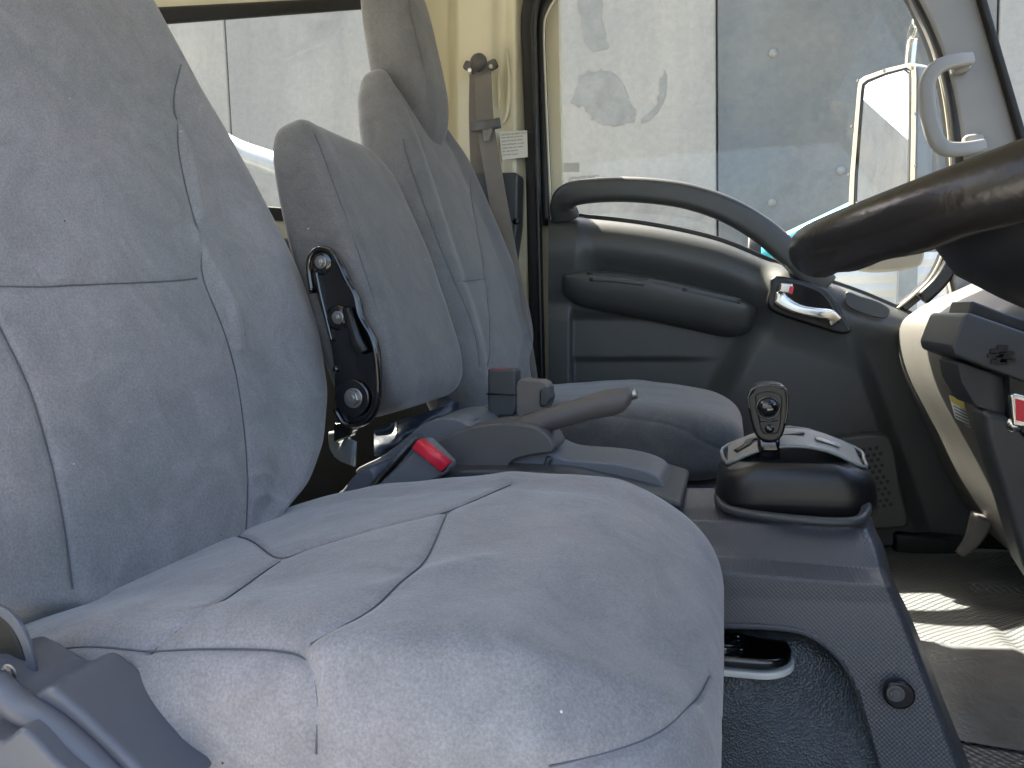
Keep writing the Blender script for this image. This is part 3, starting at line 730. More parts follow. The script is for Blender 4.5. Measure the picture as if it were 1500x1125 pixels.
obj('mirror_arm', *sweep(cr([at(1332, 110, 2.3), at(1334, 80, 2.3), at(1338, 50, 2.29), at(1345, 30, 2.2)], 6), circ(.014, 14), NY), 'chrome', mi)
obj('lower_mirror_housing', *ppx([(p.x, p.y) for p in cr([(1268, 372, 0), (1300, 366, 0), (1350, 360, 0), (1352, 384, 0), (1335, 393, 0), (1290, 397, 0), (1262, 392, 0)], 4, True)], 2.24, .1), 'mirror_frame', mi, True, bevel=.01)
obj('mirror_stay', *sweep([at(1330, 300, 2.3), at(1336, 372, 2.3)], circ(.012, 12), NY), 'mirror_frame', mi)

# ================================================================== SEATS
def backframe(x, z, rec): 
    return Frame((x, 0, z), (-math.sin(R(rec)), 0, math.cos(R(rec))), (math.cos(R(rec)), 0, math.sin(R(rec))))
# ---- driver seat
ds = thing('driver_seat', (-.25, .62, FZ), 'large grey fabric driver seat filling the foreground, with worn seams', 'seat')
fb = backframe(-.545, -.23, 17)          # mid plane
def tabpx(fr, pts, off=0.): 
    t = sorted([(fr.inv(u, v, off)[1], fr.inv(u, v, off)[0]) for u, v in pts]); return t
far = tabpx(fb, [(425, 745), (466, 705), (486, 640), (488, 570), (474, 490), (448, 414), (415, 343), (392, 299), (345, 213), (308, 150), (276, 90), (239, 22), (228, 0)], .05)
far = [(far[0][0]-.1, far[0][1]-.02)]+far+[(far[-1][0]+.12, far[-1][1]-.07), (far[-1][0]+.45, far[-1][1]-.12)]
cyd = .615
near = [(s, 2*cyd-y) for s, y in far]
def sx(fr, px, off): return ('px', [(p.x, p.y) for p in cr([(u, v, 0) for u, v in px], 14)])
o1 = .060
sm = [sx(fb, [(268, 95), (258, 140), (262, 200), (275, 270), (293, 345), (300, 407), (330, 480), (350, 550), (363, 640), (366, 720), (363, 790)], o1),
      sx(fb, [(-15, 419), (60, 418), (120, 416), (220, 412), (262, 410), (298, 407)], o1-.005),
      sx(fb, [(-60, 330), (-30, 400), (0, 470), (45, 560), (80, 680), (100, 780), (112, 900), (100, 980)], o1)]
wr = [(sx(fb, [(290, 340), (300, 375), (330, 420), (345, 470), (350, 510)], .07), .0055, .008), (sx(fb, [(262, 180), (285, 250), (296, 320)], .07), .0045, .008),
      (sx(fb, [(368, 700), (385, 690), (400, 700)], .07), .002, .006), (sx(fb, [(372, 730), (390, 722), (405, 735)], .07), .002, .006)]
pillow('backrest', fb, -.12, .98, near, far, [(0, .13), (.3, .15), (.6, .13), (1, .11)], 'fabric', ds, n=2.9, ns=460, nphi=640, seams=sm, bol=.028, bolstart=.55, endw=6, endt=2.4, wr=wr, wob=.0016)
# cushion: along +X
fc = Frame((-.52, 0, -.255), (1, 0, 0), (0, 0, 1))
otop = .055
smc = [sx(fc, [(340, 775), (372, 790), (410, 815), (440, 803), (550, 772), (655, 744), (748, 706)], otop),
       sx(fc, [(20, 960), (110, 942), (215, 948), (330, 946), (430, 950), (458, 966), (464, 1000), (461, 1060), (456, 1120)], otop+.012),
       sx(fc, [(410, 815), (330, 872), (215, 948)], otop-.005), sx(fc, [(1040, 985), (1015, 1030), (985, 1058), (930, 1085), (860, 1108), (800, 1122)], 0),
       sx(fc, [(655, 744), (640, 780), (616, 825), (559, 874), (497, 926), (440, 950)], otop)]
wrc = [(sx(fc, [(470, 962), (560, 958), (680, 966), (800, 984), (930, 1005), (1015, 1045)], 0), .0045, .016), (sx(fc, [(800, 1000), (793, 1040), (790, 1080), (788, 1110)], 0), .003, .012), (sx(fc, [(560, 860), (640, 835), (720, 820)], .055), .003, .012), (sx(fc, [(500, 935), (600, 930), (800, 960)], .06), .004, .02),
       (sx(fc, [(240, 900), (300, 890), (360, 880)], .05), .002, .01)]
fz = [(-.06, -.045), (0, -.025), (.12, 0), (.28, .018), (.40, .010), (.48, -.018), (.56, -.05)]
cush = pillow('seat_cushion', fc, -.07, .515, [(-.07, .40), (.05, .365), (.3, .355), (.45, .36), (.55, .37)], [(-.07, .83), (.05, .87), (.3, .885), (.44, .892), (.55, .87)],
       [(-.07, .12), (.5, .135)], 'fabric', ds, n=2.7, ns=400, nphi=640, seams=smc, bol=.020, bolstart=.5, endw=8, endt=2.8, front=fz, wr=wrc, wob=.003)
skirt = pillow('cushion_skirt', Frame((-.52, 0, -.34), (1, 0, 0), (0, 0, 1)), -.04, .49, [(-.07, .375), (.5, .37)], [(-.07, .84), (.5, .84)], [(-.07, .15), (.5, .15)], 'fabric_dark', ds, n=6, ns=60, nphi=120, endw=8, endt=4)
obj('seat_base', *box((-.28, .61, -.46), .42, .4, .12), 'gloss_black', ds, False, bevel=.01)
# plastic side shield and recliner at bottom left
spx = [(-60, 985), (30, 1020), (66, 1008), (90, 1020), (150, 1075), (205, 1130), (240, 1180), (-60, 1180)]
obj('side_cover', *ppx([(p.x, p.y) for p in cr([(a, b, 0) for a, b in spx], 4, True)], .325, .05), 'seat_side', ds, True, bevel=.012)
obj('side_cover_ridge', *sweep(cr([at(u, v, .322) for u, v in ((-10, 1000), (30, 1035), (75, 1062), (120, 1100), (170, 1150))], 6), circ(.009, 14, .008), NY), 'seat_side', ds)
spx = [(-60, 1088), (0, 1086), (24, 1070), (40, 1074), (75, 1110), (120, 1170), (-60, 1180)]
obj('lever_cover', *ppx([(p.x, p.y) for p in cr([(a, b, 0) for a, b in spx], 4, True)], .305, .03), 'seat_side', ds, True, bevel=.008)
rc = obj('recliner_plate', *ppx([(p.x, p.y) for p in cr([(-40, 890, 0), (0, 902, 0), (22, 930, 0), (36, 975, 0), (38, 1012, 0), (0, 1030, 0), (-40, 1030, 0)], 4, True)], .3465, .008), 'rubber', ds, True, bevel=.002)
obj('recliner_shroud', *ppx([(p.x, p.y) for p in cr([(a, b, 0) for a, b in [(-40, 876), (8, 893), (34, 925), (48, 968), (52, 1020), (40, 1020), (37, 970), (24, 932), (0, 904), (-40, 888)]], 4, True)], .3445, .003), 'seat_side', rc, True, bevel=.001)
bolt('bolt', at(14, 985, .334), NY, .004, .004, 'steel', rc)
# seat runner in front
rl = obj('seat_rail', *sweep([at(1000, 958, .80), at(1085, 958, .80)], rrect(.03, .024, .006), NY), 'gloss_black', ds)
rz = atz(1075, 955, -.37)
def slab(c, lx, ly, h, r): 
    pts = [Vector((c.x+a, c.y+b, c.z)) for a, b in rrect(lx, ly, r, 6)]; return prism(pts, (0, 0, h))
for cc in (atz(1050, 955, -.362),):
    obj('runner_end', *slab(cc, .15, .075, .012, .035), 'gloss_black', ds, True, bevel=.004)
    obj('runner_lip', *slab(cc-Vector((0, .0, .008)), .155, .08, .007, .038), 'paper', ds, True, bevel=.002)
    bolt('bolt', atz(1080, 948, -.350), (0, 0, 1), .008, .012, 'gloss_black', ds)
obj('adjuster_bar', *sweep(cr([at(990, 960, .52), at(1030, 1020, .52), at(1046, 1050, .52), at(1049, 1072, .52)], 5), circ(.0052, 12), NY), 'gloss_black', ds)

# ---- centre seat
cs = thing('centre_seat', (-.5, 1.08, FZ), 'narrow grey centre seat backrest with black steel hinge on its side', 'seat')
fk = backframe(-.468, -.135, 17)
yk0, yk1 = .95, 1.238
pillow('backrest', fk, -.0, .438, [(0, yk0), (.3, yk0+.0), (.43, yk0+.01)], [(0, yk1), (.25, yk1+.005), (.38, yk1), (.44, yk1-.03)], [(0, .12), (.25, .11), (.43, .075)], 'fabric_far_shade', cs, n=6, ns=220, nphi=400,
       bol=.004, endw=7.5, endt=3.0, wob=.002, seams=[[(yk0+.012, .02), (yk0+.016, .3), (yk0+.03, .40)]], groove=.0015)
yb = yk0-.012
hp = [(452, 385), (458, 370), (470, 364), (486, 368), (497, 385), (506, 405), (518, 428), (524, 440), (528, 462), (538, 480), (548, 500), (553, 530), (554, 570), (550, 600), (538, 618), (515, 625), (496, 618), (490, 590), (487, 530), (477, 480), (462, 430)]
hb = obj('hinge_bracket', *ppx([(p.x, p.y) for p in cr([(a, b, 0) for a, b in hp], 3, True)], yb-.010, .016), 'gloss_black', cs, True, bevel=.004)
edge = [(458, 430), (453, 390), (460, 370), (472, 364), (487, 370), (498, 388), (508, 410), (520, 432), (527, 462), (545, 495), (553, 535), (553, 590), (535, 618), (508, 622), (492, 600)]
obj('bracket_rim', *sweep(cr([at(u, v, yb-.012) for u, v in edge], 5), circ(.0042, 10, .006), NY), 'gloss_black', hb)
obj('bracket_rim', *sweep(cr([at(u, v, yb-.012) for u, v in ((463, 395), (470, 430), (482, 480), (487, 500))], 5), circ(.003, 10, .004), NY), 'gloss_black', hb)
for (u, v, r_) in ((470, 384, .009), (495, 465, .009)):
    obj('bolt_boss', *dome(at(u, v, yb-.010), NY, r_*1.9, .005), 'gloss_black', hb)
    bolt('bolt', at(u, v, yb-.014), NY, r_*.72, .007, 'steel', hb)
obj('bolt_boss', *cyl(at(518, 583, yb-.010), NY, .026, .006, 32), 'gloss_black', hb, True, bevel=.003)
bolt('bolt', at(518, 583, yb-.016), NY, .010, .008, 'steel', hb)
obj('rivet', *dome(at(492, 541, yb-.010), NY, .005, .004, 12), 'gloss_black', hb)
obj('release_lever', *sweep(cr([at(u, v, Y) for u, v, Y in ((508, 452, yb-.016), (514, 475, yb-.022), (522, 500, yb-.024), (530, 516, yb-.02))], 6), rrect(.016, .012, .005), NY, scale=lambda t: .8+.35*t), 'black', hb)
obj('bracket_foot', *ppx([(488, 620), (535, 622), (515, 632), (512, 640), (488, 650)], yb, .02), 'gloss_black', cs, True, bevel=.003)
obj('hinge_plate', *sweep(cr([at(498, 630, yb+.03), at(500, 655, yb+.02), at(520, 665, yb+.0)], 5), rrect(.035, .004, .001), NY), 'grey_paint', cs)
# soft vinyl skirt beneath
def skirtf(s, t):
    a = atz(548+130*s, 665-65*s, -.30); u = 548+ (672-548)*s; vt = 628-40*s; vb = 668-8*s
    v = vt+(vb-vt)*t; y = 1.06+.14*s-.05*t+.010*math.sin(5*s+6*t)+.004*math.sin(14*s-9*t+2)+.02*t*math.sin(3*s)
    return at(u, v, y)
obj('vinyl_skirt', *grid(skirtf, 50, 24), 'leather', cs)
def skirt2(s, t):
    u = 640+95*s; v = 560-8*s+(50)*t; return at(u, v, 1.26+.12*s-.03*t+.006*math.sin(6*s+5*t))
obj('vinyl_skirt', *grid(skirt2, 30, 16), 'leather', cs)

# ---- passenger seat
ps = thing('passenger_seat', (-.25, 1.46, FZ), 'grey fabric passenger seat with tall headrest beside the far door', 'seat')
fp = backframe(-.467, -.20, 15.4)
lf = tabpx(fp, [(518, 150), (520, 190), (535, 250)])
nearp = [(-.1, 1.255), (.1, 1.25), (.3, 1.25), (.45, 1.27), (.60, 1.285), (.66, 1.30)]
farp = tabpx(fp, [(770, 530), (778, 500), (770, 455), (752, 405), (730, 345), (708, 285), (690, 235), (668, 195), (650, 175)], .055)
print('near', lf, 'far', farp)
farp = [(farp[0][0]-.1, farp[0][1])]+farp
op = .055
smp = [sx(fp, [(592, 205), (605, 250), (640, 345), (668, 412), (690, 465), (700, 500), (705, 540)], op),
       sx(fp, [(690, 262), (700, 330), (712, 405), (718, 460), (720, 540)], op), sx(fp, [(672, 412), (712, 408)], op)]
pillow('backrest', fp, -.08, .70, nearp, farp, [(-.1, .14), (.3, .14), (.66, .10)], 'fabric_far_shade', ps, n=3, ns=260, nphi=420, seams=smp, bol=.03, bolstart=.5, endw=3.4, endt=2.2, wob=.002)
hr = pillow('headrest', backframe(-.592, .325, 9), .0, .42, [(0, 1.42), (.1, 1.395), (.3, 1.395), (.4, 1.41)], [(0, 1.56), (.1, 1.56), (.3, 1.555), (.4, 1.53)], [(0, .12), (.1, .125), (.4, .10)], 'fabric_far_shade', ps, n=3.8, ns=160, nphi=300,
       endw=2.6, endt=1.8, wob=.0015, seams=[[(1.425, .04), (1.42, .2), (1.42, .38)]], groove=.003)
fcp = Frame((-.50, 0, -.222), (1, 0, 0), (0, 0, 1))
pillow('seat_cushion', fcp, -.06, .525, [(-.07, 1.25), (.05, 1.23), (.3, 1.22), (.5, 1.24)], [(-.07, 1.66), (.05, 1.72), (.3, 1.73), (.5, 1.70)], [(-.07, .13), (.5, .14)], 'fabric_cushion_shade', ps, n=3.8, ns=200, nphi=360,
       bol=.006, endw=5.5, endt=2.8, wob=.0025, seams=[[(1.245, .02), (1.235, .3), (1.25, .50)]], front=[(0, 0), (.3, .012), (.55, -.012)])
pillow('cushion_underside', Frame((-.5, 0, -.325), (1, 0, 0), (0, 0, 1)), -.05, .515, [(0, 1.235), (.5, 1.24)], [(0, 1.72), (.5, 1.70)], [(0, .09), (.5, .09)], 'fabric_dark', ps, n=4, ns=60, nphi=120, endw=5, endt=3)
obj('seat_base', *box((-.25, 1.48, -.46), .42, .4, .18), 'black', ps, False, bevel=.01)

# ================================================================== PASSENGER BELT
sb = thing('seat_belt', at(710, 130, 1.84), 'brown grey seat belt hanging from the cream door pillar', 'seat belt')
anch = at(703, 95, 1.83)
obj('belt_anchor', *merge(dome(at(702, 92, 1.835), NY, .022, .025, 24), box(at(692, 100, 1.84), .045, .02, .022, Matrix.Rotation(R(30), 3, 'Y')), box(at(716, 98, 1.84), .045, .02, .022, Matrix.Rotation(R(-20), 3, 'Y'))), 'plastic_warm', sb, True, bevel=.006)
obj('anchor_bolt', *cyl(at(689, 104, 1.825), NY, .005, .006, 10), 'chrome', sb, False); obj('anchor_bolt', *cyl(at(720, 98, 1.825), NY, .005, .006, 10), 'chrome', sb, False)
obj('webbing', *sweep(cr([at(707, 105, 1.82), at(711, 180, 1.80), at(722, 250, 1.77), at(738, 340, 1.73), at(758, 450, 1.69), at(775, 560, 1.66)], 8), rrect(.043, .0022, .001, 2), NY), 'belt', sb)
obj('webbing_return', *sweep(cr([at(698, 108, 1.835), at(697, 180, 1.845), at(700, 260, 1.85)], 8), rrect(.036, .002, .0009, 2), NY), 'belt', sb)
tg = obj('tongue_holder', *sweep([at(691, 186, 1.785), at(712, 184, 1.78), at(733, 180, 1.785)], rrect(.024, .016, .006), NY), 'plastic_warm', sb)
obj('tongue', *merge(ppx([(706, 190), (721, 188), (717, 206), (709, 206)], 1.775, .003)), 'chrome', tg, False)
obj('retractor_cover', *ppx([(688, 254), (755, 252), (758, 256), (757, 330), (748, 400), (740, 470), (690, 470)], 1.82, .06), 'plastic', sb, True, bevel=.010)
obj('cover_bolt', *cyl(at(757, 325, 1.83), NY, .008, .01, 12), 'black', sb)

pl = obj('warning_placard', *ppx([(731, 193), (772, 191), (773, 230), (736, 234)], 1.858, .0015), 'paper', None, False, origin=at(750, 212, 1.858))
tag(pl, 'small white printed warning placard beside the belt on the door pillar', 'placard')
for k in range(7):
    v = 198+k*5
    if k == 0: text('placard_text', 'NOTICE TO SEAT OCCUPANTS', .0062, at(734, v+1, 1.8575), FACE, 'ink', pl, .0001)
    else:
        text('placard_text', ['fasten belt low across hips', 'before driving the vehicle', 'keep webbing flat, no twist', 'replace after any accident', 'SRS  belt reminder', 'see owner manual'][k-1], .0052, at(734+.4*k, v, 1.8575), FACE, 'ink', pl, .0001)

# ================================================================== CENTRE CONSOLE, HANDBRAKE, BUCKLES
# floor hump (vinyl covered)
def hump(s, t):
    # t across the section (y .70 -> 1.25), s along x
    x = -.75+.90*s; yy = [.74, .80, .812, .832, .865, .95, 1.2, 1.24]; zz = [FZ, FZ, FZ+.12, FZ+.195, FZ+.228, FZ+.235, FZ+.1, FZ]
    k = t*7; y = np.interp(k, range(8), yy); z = np.interp(k, range(8), zz)
    z = z-.02*S1(x, .05, .2)*(z-FZ)/.2
    w_ = .006*math.sin(11*x+5*t)+.007*math.sin(31*x-14*t)*S1(t, .1, .3)
    return Vector((x, y-w_*.6, z+w_))
hm = obj('engine_cover', *grid(hump, 90, 40), 'vinyl', None, sub=1, origin=(0, .95, FZ)); tag(hm, 'blue grey textured vinyl engine hump between the front seats', 'engine cover')
gh_ = []
cb = thing('handbrake_console', (-.28, .98, -.36), 'grey moulded console around the handbrake between the seats', 'console')
def lump(px, Y, th, m, name, bevel, parent, n=4):
    return obj(name, *ppx([(p.x, p.y) for p in cr([(a, b, 0) for a, b in px], n, True)], Y, th), m, parent, True, bevel=bevel, seg=4)
lump([(640, 690), (560, 700), (505, 715), (498, 745), (700, 745), (1000, 745), (860, 700), (760, 690)], .92, .2, 'plastic', 'console_base', .01, cb)
lump([(520, 690), (560, 668), (590, 645), (625, 618), (668, 614), (700, 640), (680, 690), (600, 710), (550, 705)], 1.0, .14, 'plastic_mid', 'console_shoulder', .012, cb)
obj('console_pad', *sweep(cr([at(u, v, 1.04) for u, v in ((628, 640), (650, 626), (672, 621), (698, 622))], 6), rrect(.022, .05, .009), NY, scale=lambda t: .75+.35*math.sin(math.pi*t)), 'seat_side', cb)
lump([(495, 735), (515, 700), (540, 684), (552, 700), (548, 735)], .915, .1, 'seat_side', 'console_rear_cap', .01, cb)
tray = lump([(745, 662), (765, 655), (800, 661), (830, 672), (900, 678), (950, 690), (972, 708), (978, 745), (900, 745), (760, 735), (735, 700)], .97, .11, 'plastic_mid', 'tray', .016, cb)
obj('tray_recess', *sweep(cr([at(u, v, .965) for u, v in ((805, 670), (798, 690), (800, 715))], 5), circ(.004, 8), NY), 'plastic', tray)
lump([(738, 700), (745, 684), (775, 684), (800, 695), (812, 712), (740, 730)], .955, .03, 'plastic', 'tray_flap', .006, cb)
# handbrake
hk = thing('handbrake', (-.26, 1.0, -.30), 'brown grey handbrake lever with steel release button, pulled up', 'handbrake')
boot = [(560, 700), (600, 668), (640, 645), (690, 626), (735, 620), (790, 628), (812, 660), (775, 668), (745, 680), (735, 715), (650, 715)]
lump(boot, .955, .07, 'plastic_warm', 'lever_base', .016, hk)
gpts = [(728, 644, 52), (768, 629, 47), (807, 614, 41), (845, 602, 42), (884, 591, 44), (906, 588, 43), (926, 583, 36)]
rings = []
N = 40
for i in range(N+1):
    t = i/N*(len(gpts)-1); k = np.arange(len(gpts))
    u = np.interp(t, k, [g[0] for g in gpts]); v = np.interp(t, k, [g[1] for g in gpts]); hgt = np.interp(t, k, [g[2] for g in gpts])
    c = at(u, v, .99); e = max(.5, (1-max(0, (i-N+3)/3.)**2*.6))
    hm_ = hgt/FPX*1.0*.97/2*e; dv = Vector((.3, 0, 1)).normalized(); sc = [(a, b) for a, b in circ(1, 20)]
    rings.append([c+dv*hm_*1.06*b+Vector((0, 1, 0))*.017*e*a for a, b in sc])
V, F = loft(rings); obj('grip', V, F, 'plastic_warm', hk)
obj('release_button', *merge(cyl(at(920, 580, .99), at(932, 576, .99)-at(920, 580, .99), .007, .012, 16)), 'steel', hk, True, bevel=.002)
# red-topped buckles
bk = thing('tilted_buckle', at(620, 700, .90), 'tilted dark buckle with bright red release button beside the driver seat', 'belt buckle', )
q = [(548, 715), (606, 660), (612, 645), (622, 645), (660, 682), (655, 694), (600, 722)]
obj('buckle_body', *ppx(q, .89, .03), 'plastic_mid', bk, True, bevel=.005)
e0, e1 = at(609, 647, .8875), at(659, 687, .8875)
obj('release_button', *sweep([e0+(e1-e0)*.06, e1-(e1-e0)*.08], rrect(.015, .022, .004), (0, -1, 0)), 'red', bk, True)
obj('buckle_spine', *sweep([at(545, 715, .905), at(612, 640, .905)], rrect(.006, .03, .002), NY), 'plastic', bk)
b2 = thing('upright_buckle', at(735, 600, 1.13), 'upright black belt buckle with red top beside the passenger seat', 'belt buckle')
q = [(714, 540), (753, 541), (755, 545), (756, 598), (752, 610), (720, 611), (714, 600)]
obj('buckle_body', *ppx(q, 1.12, .035), 'plastic', b2, True, bevel=.004)
obj('release_button', *prism([at(720, 541.5, 1.127), at(745, 542.5, 1.127), at(745, 542.5, 1.148), at(720, 541.5, 1.148)], (0, 0, .003)), 'red', b2, False)
obj('buckle_band', *sweep([at(713, 577, 1.118), at(757, 578, 1.118)], rrect(.002, .004, .0008, 2), NY), 'black', b2)
b3 = thing('folded_belt', at(780, 590, 1.15), 'rolled grey lap belt end lying beside the upright buckle', 'lap belt')
obj('webbing', *ppx([(p.x, p.y) for p in cr([(757, 560, 0), (776, 558, 0), (794, 560, 0), (802, 570, 0), (802, 592, 0), (795, 602, 0), (776, 606, 0), (757, 608, 0)], 4, True)], 1.125, .045), 'belt', b3, True, bevel=.002)
for rr_ in (.6, .3): obj('rolled_edge', *sweep([at(796, 582, 1.123)+Vector((.008*rr_*math.cos(a), 0, .018*rr_*math.sin(a))) for a in np.linspace(0, 2*math.pi, 24)], circ(.0009, 6), NY, caps=False), 'belt', b3)
obj('belt_end', *ppx([(790, 572), (801, 566), (806, 584), (800, 596), (790, 596)], 1.12, .04), 'plastic', b3, True, bevel=.003)

# console around gear selector
gc = thing('gear_console', (.1, .95, -.4), 'dark dimpled plastic console flowing down from the gear selector', 'console')
# profile in x along the top: grid with rows following the image bands
uL = 975
def gside(s, t):
    # s 0..1 left->right in pixels, t rows downwards: top surface -> ledge -> side face
    rows = [(0, 715, 1.04), (.10, 742, .97), (.17, 760, .905), (.30, 800, .875), (.40, 825, .855), (.46, 848, .80), (.55, 880, .80), (.75, 985, .79), (1, 1180, .775)]
    ks = [r_[0] for r_ in rows]
    v = np.interp(t, ks, [r_[1] for r_ in rows]); Y = np.interp(t, ks, [r_[2] for r_ in rows])
    right = np.interp(v, [715, 745, 775, 830, 1125, 1200], [1262, 1276, 1288, 1306, 1422, 1452])
    left = uL
    u = left+(right-left)*s
    # ledge slopes down to the right in the picture
    v2 = v+(s-.6)*30*math.exp(-((t-.44)/.12)**2)+ 14*s*math.exp(-((t-.17)/.1)**2)
    Yr = Y+.012*S1(s, .95, .985)+.10*S1(s, .98, 1.0)
    return u, v2, Yr
apron = [(975, 912), (1055, 913), (1120, 915), (1170, 921), (1205, 938), (1235, 968), (1255, 1005), (1272, 1060), (1290, 1125), (1305, 1190)]
apc = [(p.x, p.y) for p in cr([(a, b, 0) for a, b in apron], 6)]
NU, NV = 110, 120
V = []; idx = {}
F = []
def inside_cut(u, v):
    vv = np.interp(u, [a for a, b in apc], [b for a, b in apc]); return u < apc[-1][0] and v > vv
G = [[gside(i/(NU-1), j/(NV-1)) for j in range(NV)] for i in range(NU)]
# snap rows: the part of each column below the cut edge is squeezed onto the edge
for i in range(NU):
    for j in range(NV):
        u, v, Y = G[i][j]
        V.append(at(u, v, Y))
for i in range(NU-1):
    for j in range(NV-1):
        q = [G[i][j], G[i+1][j], G[i+1][j+1], G[i][j+1]]
        cu = sum(a[0] for a in q)/4; cv = sum(a[1] for a in q)/4
        if not inside_cut(cu, cv): F.append((i*NV+j, (i+1)*NV+j, (i+1)*NV+j+1, i*NV+j+1))
gp_ = obj('console_panel', V, F, 'texplastic', gc, sub=1)
obj('cutout_lip', *sweep([at(u, v, .7925+.01) for u, v in apc], rrect(.0065, .016, .002), NY), 'texplastic', gp_)
obj('console_collar', *sweep(cr([at(u, v, Y) for u, v, Y in ((1052, 716, 1.0), (1054, 734, .96), (1075, 748, .925), (1160, 760, .90), (1245, 764, .90), (1268, 750, .925), (1266, 730, .98))], 8), rrect(.009, .012, .004), NY), 'plastic', gp_)
obj('console_body', *box(((at(980, 760, .95).x+at(1262, 760, .95).x)/2, 1.0, -.36), .22, .12, .18), 'plastic', gc, False, bevel=.02)
rs_ = obj('screw_recess', *cyl(at(1318, 1020, .774), (0, 1, 0), .014, .01, 28), 'black', gc, True, bevel=.003)
bolt('screw', at(1312, 1016, .7735), NY, .006, .004, 'plastic_warm', gc)
# selector dome
gs = thing('gear_selector', at(1160, 755, .98), 'black domed gear selector with round buttons on its lever knob', 'gear selector')
rings = []
prof = [(0, 757, 1), (.0, 738, 1.0), (.0, 712, .985), (.0, 697, .965), (0, 686, .935), (0, 678, .89), (0, 674, .83)]
cxu = 1161
for k, (z_, v, sc) in enumerate(prof):
    c = at(cxu, 757, 1.0); z = at(cxu, v, .93).z
    rg = []
    for a, b in rrect(.232*sc*.80, .135*sc, .045*sc, 8):
        rg.append(Vector((c.x+a, 1.0+b, z-4.0*a*a*(k/6.)+(b+.056)*.16*(k/6.))))
    rings.append(rg)
V, F = loft(rings); obj('selector_dome', V, F, 'black', gs)
zt = at(cxu, 657, .93).z
def plate(s, t):
    a = (s-.5)*.155; b = (t-.5)*.07+.016
    return Vector((c.x+a, 1.0+b, at(cxu, 674, .93).z+.0025+(b+.056)*.16-4.0*a*a))
obj('selector_plate', *merge(grid(plate, 24, 10)), 'plastic_light', gs)
obj('plate_trim', *sweep(cr([plate(0, 0), plate(.25, -.02), plate(.5, -.03), plate(.75, -.02), plate(1, 0), plate(1.04, .5), plate(1, 1), plate(.5, 1.04), plate(0, 1), plate(-.04, .5), plate(0, 0)], 4), circ(.0022, 8), (0, 0, 1)), 'grey_paint', gs)
obj('gate_slot', *sweep(cr([plate(.06, .35)+Vector((0, 0, .002)), plate(.15, .45)+Vector((0, 0, .002)), plate(.22, .62)+Vector((0, 0, .002)), plate(.6, .66)+Vector((0, 0, .002))], 5), rrect(.010, .002, .0009, 2), (0, 0, 1)), 'black', gs)
obj('plate_badge', *sweep([plate(.68, .5)+Vector((0, 0, .002)), plate(.86, .5)+Vector((0, 0, .002))], rrect(.018, .002, .0009, 2), (0, 0, 1)), 'white', gs)
st0 = at(1127, 682, .99); st1 = at(1125, 628, .985)
obj('lever_stem', *sweep([st0, st1], rrect(.026, .026, .006), NY), 'gloss_black', gs)
kp = [(1102, 574), (1106, 567), (1123, 562), (1146, 565), (1154, 576), (1155, 602), (1151, 624), (1145, 641), (1132, 648), (1114, 645), (1104, 632), (1096, 600), (1095, 583)]
kn = obj('lever_knob', *ppx([(p.x, p.y) for p in cr([(a, b, 0) for a, b in kp], 5, True)], .965, .04), 'black', gs, True, bevel=.012, seg=5)
kp2 = [(1106, 582), (1112, 576), (1125, 573), (1140, 576), (1146, 584), (1145, 605), (1141, 632), (1128, 636), (1116, 633), (1110, 610)]
obj('knob_face', *ppx([(p.x, p.y) for p in cr([(a, b, 0) for a, b in kp2], 5, True)], .9635, .006), 'black', kn, True, bevel=.002)
obj('round_button', *dome(at(1125, 597, .9635), NY, .0115, .007, 28), 'gloss_black', kn)
obj('button_ring', *sweep([at(1125, 597, .963)+Vector((.013*math.cos(a), 0, .013*math.sin(a))) for a in np.linspace(0, 2*math.pi, 32)], circ(.0012, 8), NY, caps=False), 'gloss_black', kn)
obj('small_button', *dome(at(1127, 628, .9635), NY, .0055, .004, 20), 'gloss_black', kn)
obj('knob_slot', *sweep([at(1113, 616, .963), at(1127, 617, .963), at(1139, 615, .963)], circ(.0014, 8), NY), 'gloss_black', kn)
obj('knob_rim', *sweep(cr([at(u, v, .967) for u, v in ((1098, 600), (1096, 582), (1104, 569), (1124, 564), (1146, 567), (1153, 578), (1153, 602), (1149, 622))], 6), circ(.0016, 8), NY), 'gloss_black', kn)

# underlay and brackets glimpsed between driver back and centre seat
o = obj('underlay', *box(atz(540, 665, -.335), .16, .22, .012), 'carpet', None, False, bevel=.003, origin=atz(540, 665, -.335)); tag(o, 'patch of glossy brown underlay on the floor behind the handbrake console', 'underlay')

# ================================================================== DASHBOARD
db = thing('dashboard', (.55, 1.1, -.2), 'dark grey dashboard with moulded end panel below the windscreen', 'dashboard')
prof = [(.97, .17), (.60, .085), (.44, .022), (.375, -.012), (.345, -.05), (.352, -.14), (.40, -.26), (.44, -.36), (.50, -.46), (.58, -.53), (.95, -.53)]
pr = cr([(a, 0, b) for a, b in prof[:-1]], 6)+[Vector((.95, 0, -.53))]
rings = []
for y, g in ((1.86, 0), (1.80, .0), (1.6, 0), (1.3, 0), (1.18, 0)):
    k = .02*S1(y, 1.78, 1.86)
    rings.append([Vector((p.x+k+(0), y, p.z)) for p in pr])
V, F = loft(rings); obj('dash_body', V, F, 'dash', db)
dtop = [Vector((p.x, y, p.z)) for y in (0,) for p in pr]
obj('dash_top', *prism([Vector((.44, .05, .0)), Vector((.44, 1.16, .0)), Vector((.97, 1.16, .15)), Vector((.97, .05, .15))], (0, 0, -.1)), 'dash', db, False, bevel=.01)
